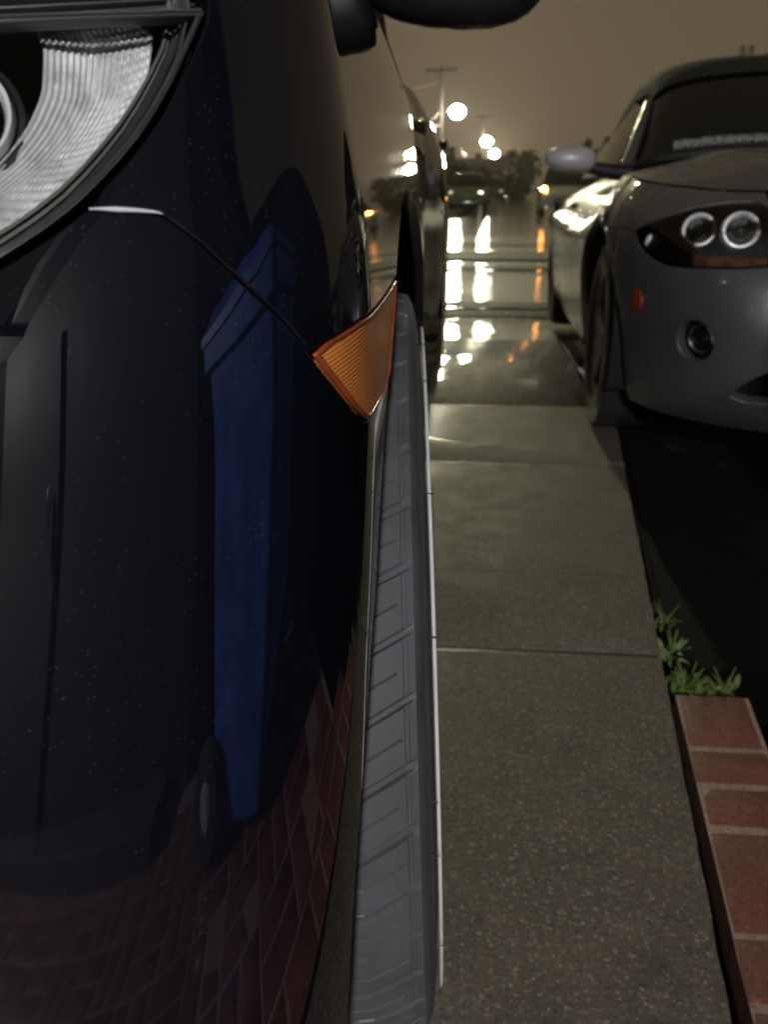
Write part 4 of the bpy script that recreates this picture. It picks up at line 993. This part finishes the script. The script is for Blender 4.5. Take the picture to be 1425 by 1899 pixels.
# the lamp above the crossing, its pole behind the black car
street_pole('street_lamp', 'tall street lamp behind the black car, shining down on the wet road', 'street lamp', -4.7, 22.5, 7.3, -2.45, 6.75, False, 'street_bulb', .13, False, 'distant street lamps')
street_pole('mast_arm_pole', 'unlit pole with twin upright cylinders showing over the roadster roof', 'pole', place(1303, 34), 34, zat(128, 34)-Z0, place(1372, 34), zat(112, 34)-Z0-.2, True, cross=False, lit=False)
mp = bpy.data.objects['mast_arm_pole']
for dx in (-.13, .16):
    b = MB(); b.lathe([(0, .001), (0, .10), (.5, .10), (.58, .06), (.6, .001)], Matrix.Translation((dx, -.15, zat(134, 34)-Z0)) @ Matrix.Rotation(-PI/2, 4, 'Y'), 14); b.build('transformer', M['steel'], mp)
def tree(name, label, px, d, top, rad, mt='leaf_dark', shape='round', n=700, ls=.3, x=None, y=None, base=.25):
    x = place(px, d) if x is None else x; y = d if y is None else y; q = random.Random(int(px*7+d)); root = empty(name, label, 'tree', (x, y, 0), group='trees along the street')
    b = MB(); lean = q.uniform(-.2, .2); b.tube([(0, 0, -.05), (lean*.3, 0, top*.35), (lean, 0, top*.8)], [.05*top*.5, .035*top*.5, .01*top*.5], 9)
    for k in range(6):
        a = q.uniform(0, 2*PI); z = top*q.uniform(.25, .6); b.tube([(lean*.5, 0, z), (math.cos(a)*rad*.4, math.sin(a)*rad*.4, z+top*.12), (math.cos(a)*rad*.75, math.sin(a)*rad*.75, z+top*.2)], [.02*top*.4, .014*top*.4, .006*top*.4], 6)
    b.build('trunk', M['bark'], root)
    cl = []
    for k in range(26):
        while True:
            p = Vector((q.uniform(-1, 1), q.uniform(-1, 1), q.uniform(-1, 1)))
            if p.length < 1: break
        if shape == 'cone': t = (p.z+1)/2; f = (1-t)**.8*.95+.06; p = Vector((p.x*f, p.y*f, p.z))
        cl.append((Vector((p.x*rad*.8+lean, p.y*rad*.8, top*(base+(1-base)*.5)+p.z*top*(1-base)*.46)), rad*q.uniform(.2, .42)*(1 if shape != 'cone' else .6)))
    vs, fs = [], []
    for k in range(n):
        c, r = q.choice(cl); v = Vector((q.gauss(0, 1), q.gauss(0, 1), q.gauss(0, 1))).normalized()*r*q.uniform(.5, 1.05)
        p = c+v; s = ls*q.uniform(.5, 1.2); a = Vector((q.gauss(0, 1), q.gauss(0, 1), q.gauss(0, 1))).normalized(); w_ = a.cross(Vector((q.gauss(0, 1), q.gauss(0, 1), .3))).normalized()
        i = len(vs); vs += [p-a*s, p+w_*s*.4, p+a*s, p-w_*s*.4]; fs.append((i, i+1, i+2, i+3))
    b = MB(); b.add(vs, fs); b.build('crown', M[mt], root, False, fix=False)
tree('leafy_tree', 'dark tree standing behind the first utility pole', 818, 62, zat(268, 62), 2.3)
tree('leafy_tree', 'wide dark tree right of the first utility pole', 868, 84, zat(304, 84), 3.2, n=1000, ls=.4)
tree('leafy_tree', 'dark tree under the second street light', 902, 100, zat(312, 100), 3.4, n=1000, ls=.42)
tree('leafy_tree', 'dark tree under the third and fourth street lights', 935, 115, zat(316, 115), 3.2, n=1000, ls=.45)
tree('leafy_tree', 'tall dense tree right of the smallest street light', 965, 95, zat(281, 95), 2.6, n=1200, ls=.4, base=.1)
tree('leafy_tree', 'low bushy tree left of the green car', 838, 46, zat(318, 46), 2.2, 'leaf_mid')
tree('leafy_tree', 'bushy tree behind the green car', 885, 58, zat(322, 58), 2.6, n=900, ls=.35)
tree('leafy_tree', 'low tree behind the second far car', 940, 70, zat(330, 70), 2.8, n=900, ls=.38)
tree('conifer', 'slim conifer rising left of the roadster mirror', 1047, 46, zat(262, 46), .75, shape='cone', n=420, ls=.2, base=.05)
tree('conifer', 'spiky conifer rising above the roadster mirror', 1076, 44, zat(256, 44), .85, shape='cone', n=420, ls=.2, base=.05)
tree('conifer', 'conifer standing beside the roadster windscreen pillar', 1116, 42, zat(246, 42), .85, shape='cone', n=420, ls=.2, base=.05)
tree('leafy_tree', 'broad dark bush behind the roadster mirror', 1085, 38, zat(288, 38), 1.9, n=900, ls=.22, base=.02)
def house(label, x, y, w, dp, hw, hr, rz, mt='white_wall', win=True):
    root = empty('house', label, 'house', (x, y, 0), rz)
    b = MB(); b.box((-w/2, -dp/2, -.1), (w/2, dp/2, hw)); wl = b.build('wall', M[mt], root, False)
    b = MB(); e = .4; v = [(-w/2-e, -dp/2-e, hw+.01), (w/2+e, -dp/2-e, hw+.01), (w/2+e, dp/2+e, hw+.01), (-w/2-e, dp/2+e, hw+.01), (-w/2-e, 0, hw+hr), (w/2+e, 0, hw+hr)]
    b.add(v, [(0, 1, 5, 4), (2, 3, 4, 5), (0, 4, 3), (1, 2, 5), (0, 3, 2, 1)]); rf = b.build('roof', M['roof'], root, False)
    b = MB(); b.box((w*.2, -.3, hw+hr*.3), (w*.2+.6, .3, hw+hr+.5), .02); b.build('chimney', M['wood'], rf)
    if win:
        for k in (-.3, .05, .32):
            b = MB(); b.box((k*w-.5, -dp/2-.05, hw*.4), (k*w+.5, -dp/2-.003, hw*.8), .01); f = b.build('window', M['white_paint'], wl)
            b = MB(); b.box((k*w-.44, -dp/2-.058, hw*.42), (k*w+.44, -dp/2-.052, hw*.78)); b.build('pane', M['glass_dark'], f, False)
    return root
house('pale low house between the trees left of the street', place(858, 92), 92, 11, 8, 2.5, 1.2, R(4))
house('dark-roofed house behind the conifers right of the street', place(1230, 58), 58, 9, 8, 2.6, 1.2, R(3), 'wood')
def far_car(name, label, x, y, rz, mt, lamps=(), amber=None, h=1.42):
    root = empty(name, label, 'car', (x, y, -.035), rz, 'cars parked along the street'); L2, W2 = 2.1, .86
    b = MB(); rr = []
    for yy, zt_, wd in ((-2.1, .62, .70), (-2.0, .72, .80), (-1.2, .86, .86), (-.5, .92, .86), (.8, .93, .86), (1.7, .92, .84), (2.05, .82, .78), (2.12, .55, .72)):
        rr.append([Vector((wd*x_, yy, z)) for x_, z in ((-1, .28), (-1.02, .55), (-.97, zt_-.08), (-.85, zt_), (0, zt_+.03), (.85, zt_), (.97, zt_-.08), (1.02, .55), (1, .28))])
    b.loft(rr, True, True); b.build('body', M[mt], root)
    b = MB(); rr = []
    for yy, z1, wd in ((-.75, .93, .76), (-.1, h-.04, .60), (.5, h, .59), (1.1, h-.05, .58), (1.75, .93, .66)): rr.append([Vector((wd*x_, yy, z)) for x_, z in ((-1.12, .90), (-1, z1-.06), (-.8, z1), (0, z1+.02), (.8, z1), (1, z1-.06), (1.12, .90))])
    b.loft(rr, True, True); b.build('cabin', M['glass_dark'], root)
    b = MB(); rr = [[Vector((wd*x_, yy, z+.012)) for x_ in (-.82, -.4, 0, .4, .82)] for yy, z, wd in ((-.05, h-.03, .6), (.5, h+.01, .59), (1.1, h-.04, .58))]; b.loft(rr, False); b.build('roof', M[mt], root)
    for sx in (-1, 1):
        for yy in (-1.3, 1.35):
            e = bpy.data.objects.new('wheel', None); link(e, root); Mx = Matrix.Translation((sx*.76, yy, .31)); b = MB(); b.lathe([(-.1, .2), (-.1, .29), (-.07, .31), (.07, .31), (.1, .29), (.1, .2)], Mx, 24); b.build('tyre', M['tyre'], e)
            b = MB(); b.lathe([(sx*.09, .001), (sx*.10, .1), (sx*.085, .2), (-sx*.05, .2)], Mx, 20); b.build('rim', M['alloy'], e)
        b = MB(); b.sphere((sx*.6, -2.06, .66), .07, 14, 8, (1.4, .5, .8)); b.build('headlight', M[lamps[0 if sx < 0 else 1]] if lamps else M['chrome'], root)
    b = MB(); b.box((-.45, -2.16, .42), (.45, -2.05, .56), .02); b.build('grille', M['black_plastic'], root)
    if amber:
        b = MB(); b.sphere((amber*.72, -2.03, .80), .075, 14, 8, (1.1, .5, 1)); b.build('indicator', M['amber_lamp'], root)
far_car('parked_car', 'pale green car parked at the far left kerb under the street lights', place(882, 37), 37, R(4), 'green_paint', ('faint_glint', 'small_glint'))
far_car('parked_car', 'dark car parked behind the green car with two small lamp glints', place(924, 56), 56, R(3), 'grey_paint', ('small_glint', 'faint_glint'), h=1.5)
far_car('parked_car', 'dark car with one glowing amber lamp, left of the roadster mirror', .36, 27.5, R(2), 'grey_paint', (), -1, 1.5)
# ---- what stands behind the camera and shows in the paint
hs = empty('house', 'brown stucco house with panelled garage door at the head of the driveway', 'house', car2world(-.6, -4.2), CARYAW)
b = MB(); b.box((-6, -6, -.1), (6, 0, 2.75)); wl = b.build('wall', M['house_wall'], hs, False)
b = MB(); b.box((-3.2, .003, 0), (.5, .05, 2.15), .01); gd = b.build('garage_door', M['white_paint'], hs)
b = MB()
for k in range(4): b.box((-3.1, .052, .08+k*.52), (.4, .066, .52+k*.52), .006)
b.build('door_panel', M['white_paint'], gd)
b = MB(); b.add([(-6.4, .7, 2.62), (6.4, .7, 2.62), (6.4, -3, 4.2), (-6.4, -3, 4.2), (-6.4, -6.6, 2.62), (6.4, -6.6, 2.62), (-6.4, .7, 2.76), (6.4, .7, 2.76)], [(6, 7, 2, 3), (3, 2, 5, 4), (0, 1, 7, 6), (0, 1, 5, 4)]); b.build('roof', M['roof'], hs, False)
ln = empty('wall_lantern', 'lit wall lantern beside the garage door of the stucco house', 'lantern', car2world(.25, -4.2, 2.35), CARYAW)
b = MB(); b.box((-.07, .003, -.12), (.07, .03, .12), .01); b.tube([(0, .03, .05), (0, .1, .1), (0, .16, .17)], .012, 8); b.build('bracket', M['black_plastic'], ln)
b = MB(); b.lathe([(.0, .10), (.05, .07), (.09, .001)], Matrix.Translation((0, .16, .10)) @ Matrix.Rotation(-PI/2, 4, 'Y'), 16); b.lathe([(0, .001), (0, .06), (.02, .07)], Matrix.Translation((0, .16, -.11)) @ Matrix.Rotation(-PI/2, 4, 'Y'), 16); b.build('lantern_cap', M['black_plastic'], ln)
b = MB(); b.sphere((0, .16, 0), .085); b.build('bulb', M['porch_bulb'], ln)
# blue wheeled bin on the bricks, just outside the frame
bn = empty('wheelie_bin', 'blue wheeled recycling bin with a grey lid standing on the bricks', 'bin', car2world(1.03, .2), R(34))
def rbox(hw, hd, z, r=.05, n=6): return [Vector((sx*(hw-r)+r*math.cos(a), sy*(hd-r)+r*math.sin(a), z)) for sx, sy, a0 in ((1, 1, 0), (-1, 1, PI/2), (-1, -1, PI), (1, -1, 1.5*PI)) for a in [a0+PI/2*k/n for k in range(n+1)]]
b = MB(); b.loft([rbox(.19, .20, .05), rbox(.195, .21, .08), rbox(.26, .29, .86), rbox(.285, .315, .87), rbox(.29, .32, .94)], True, True); b.build('body', M['bin_blue'], bn)
b = MB(); b.loft([rbox(.30, .33, .945), rbox(.30, .335, .975), rbox(.24, .27, 1.03), rbox(.1, .12, 1.045)], True, True); b.build('lid', M['bin_blue'], bn)
b = MB(); b.tube([(-.2, -.36, .92), (.2, -.36, .92)], .016, 8); b.build('handle', M['bin_grey'], bn)
for sx in (-1, 1):
    b = MB(); b.lathe([(-.025, .02), (-.025, .10), (0, .115), (.025, .10), (.025, .02)], Matrix.Translation((sx*.23, -.22, .115)), 24); w_ = b.build('wheel', M['bin_grey'], bn)
    b = MB(); b.lathe([(sx*.026, .001), (sx*.03, .03), (sx*.02, .06)], Matrix.Translation((sx*.23, -.22, .115)), 20); b.build('hub', M['chrome'], w_)

wg = empty('garage', 'dark flat-roofed wing with a plain door, beside the brick paving', 'garage', car2world(3.1, -2.3), CARYAW)
b = MB(); b.box((-1.75, -1.85, -.1), (1.9, 1.85, 2.7)); wl = b.build('wall', M['dark_wall'], wg, False)
b = MB(); b.box((-2.0, -1.88, 2.703), (2.1, 2.1, 2.86), .02); b.build('roof', M['roof'], wg, False)
b = MB(); b.box((-1.79, -.9, .02), (-1.752, .0, 2.05), .008); d_ = b.build('door', M['dark_wall'], wl, False)
b = MB(); b.sphere((-1.83, -.12, 1.0), .03, 14, 8); b.build('door_knob', M['chrome'], d_)
b = MB(); b.box((-2.0, -1.85, -.02), (-1.753, 1.7, .09), .012); b.build('step', M['sidewalk_concrete'], wl, False)
cm = empty('reflection_dome', 'added smooth dark dome behind the blue bin, shaped for its reflection in the black car', 'added dark dome', car2world(1.95, .55), CARYAW)  # unseen dome added for the dark rounded reflection it gives the paint
b = MB(); rr = []; n = 44
for i in range(n+1):
    t = -1+2*i/n; e = max(0, 1-abs(t)**2.2); hh = 1.62*e**.45; w_ = .5*e**.35; ring = []
    for k in range(33):
        a = PI*k/32; fold = 1+.03*math.sin(k*1.9+i*.35)*(1-math.sin(a)); ring.append(Vector((w_*math.cos(a)*fold, 1.35*t, .03+max(.0, hh-.03)*math.sin(a)**.7)))
    rr.append(ring)
b.loft(rr, False); b.build('added_dome_shell', M['soft_top'], cm, ang=180)
for sx in (-.3, .3):
    for yy in (-.8, .8):
        b = MB(); b.tube([(sx, yy, -.005), (sx, yy, .5)], .02, 8); b.build('added_dome_leg', M['steel'], cm)

# ================================================================== night sky and camera
sc = bpy.context.scene
W = bpy.data.worlds.new('World'); sc.world = W; W.use_nodes = True; nt = W.node_tree; bg = nt.nodes['Background']
tc = nt.nodes.new('ShaderNodeTexCoord'); sp = N(nt, 'ShaderNodeSeparateXYZ'); nt.links.new(tc.outputs['Generated'], sp.inputs[0])
c = ramp(nt, sp.outputs[2], [(0.0, (.118, .090, .056)), (.12, (.116, .088, .055)), (.5, (.085, .066, .040)), (1.0, (.06, .05, .035))])
f = noise_t(nt, tc.outputs['Generated'], 2.2, 4, .5); c = mix(nt, ramp(nt, f, [(.3, 0.0), (.75, .22)]), c, (.10, .080, .05))
nt.links.new(c, bg.inputs[0]); bg.inputs[1].default_value = 1.0
cam_d = bpy.data.cameras.new('camera'); co = bpy.data.objects.new('camera', cam_d); C.objects.link(co); sc.camera = co
co.location = (0, 0, H); co.rotation_euler = (PI/2-PITCH, 0, YAW); cam_d.sensor_fit = 'VERTICAL'; cam_d.sensor_height = 24; cam_d.lens = 24*F/1899; cam_d.clip_end = 2000; cam_d.clip_start = .02
cam_d.dof.use_dof = True; cam_d.dof.focus_distance = .40; cam_d.dof.aperture_fstop = cam_d.lens/2.3
sc.view_settings.view_transform = 'Standard'; sc.view_settings.look = 'None'; sc.view_settings.gamma = 1; sc.view_settings.exposure = 0
cy = sc.cycles; cy.max_bounces = 8; cy.glossy_bounces = 5; cy.transparent_max_bounces = 12; cy.sample_clamp_indirect = 3; cy.caustics_reflective = False; cy.caustics_refractive = False; cy.use_denoising = True

m = bpy.data.materials.new('haze'); m.use_nodes = True; nt = m.node_tree; nt.nodes.remove(nt.nodes['Principled BSDF'])
pv = N(nt, 'ShaderNodeVolumePrincipled'); pv.inputs['Density'].default_value = .0007; pv.inputs['Color'].default_value = (.8, .70, .58, 1); pv.inputs['Anisotropy'].default_value = .75
nt.links.new(pv.outputs[0], nt.nodes['Material Output'].inputs['Volume'])
b = MB(); b.box((-410, -61, -1.2), (410, 905, 14)); o = b.build('haze', m, None, False); o['kind'] = 'stuff'
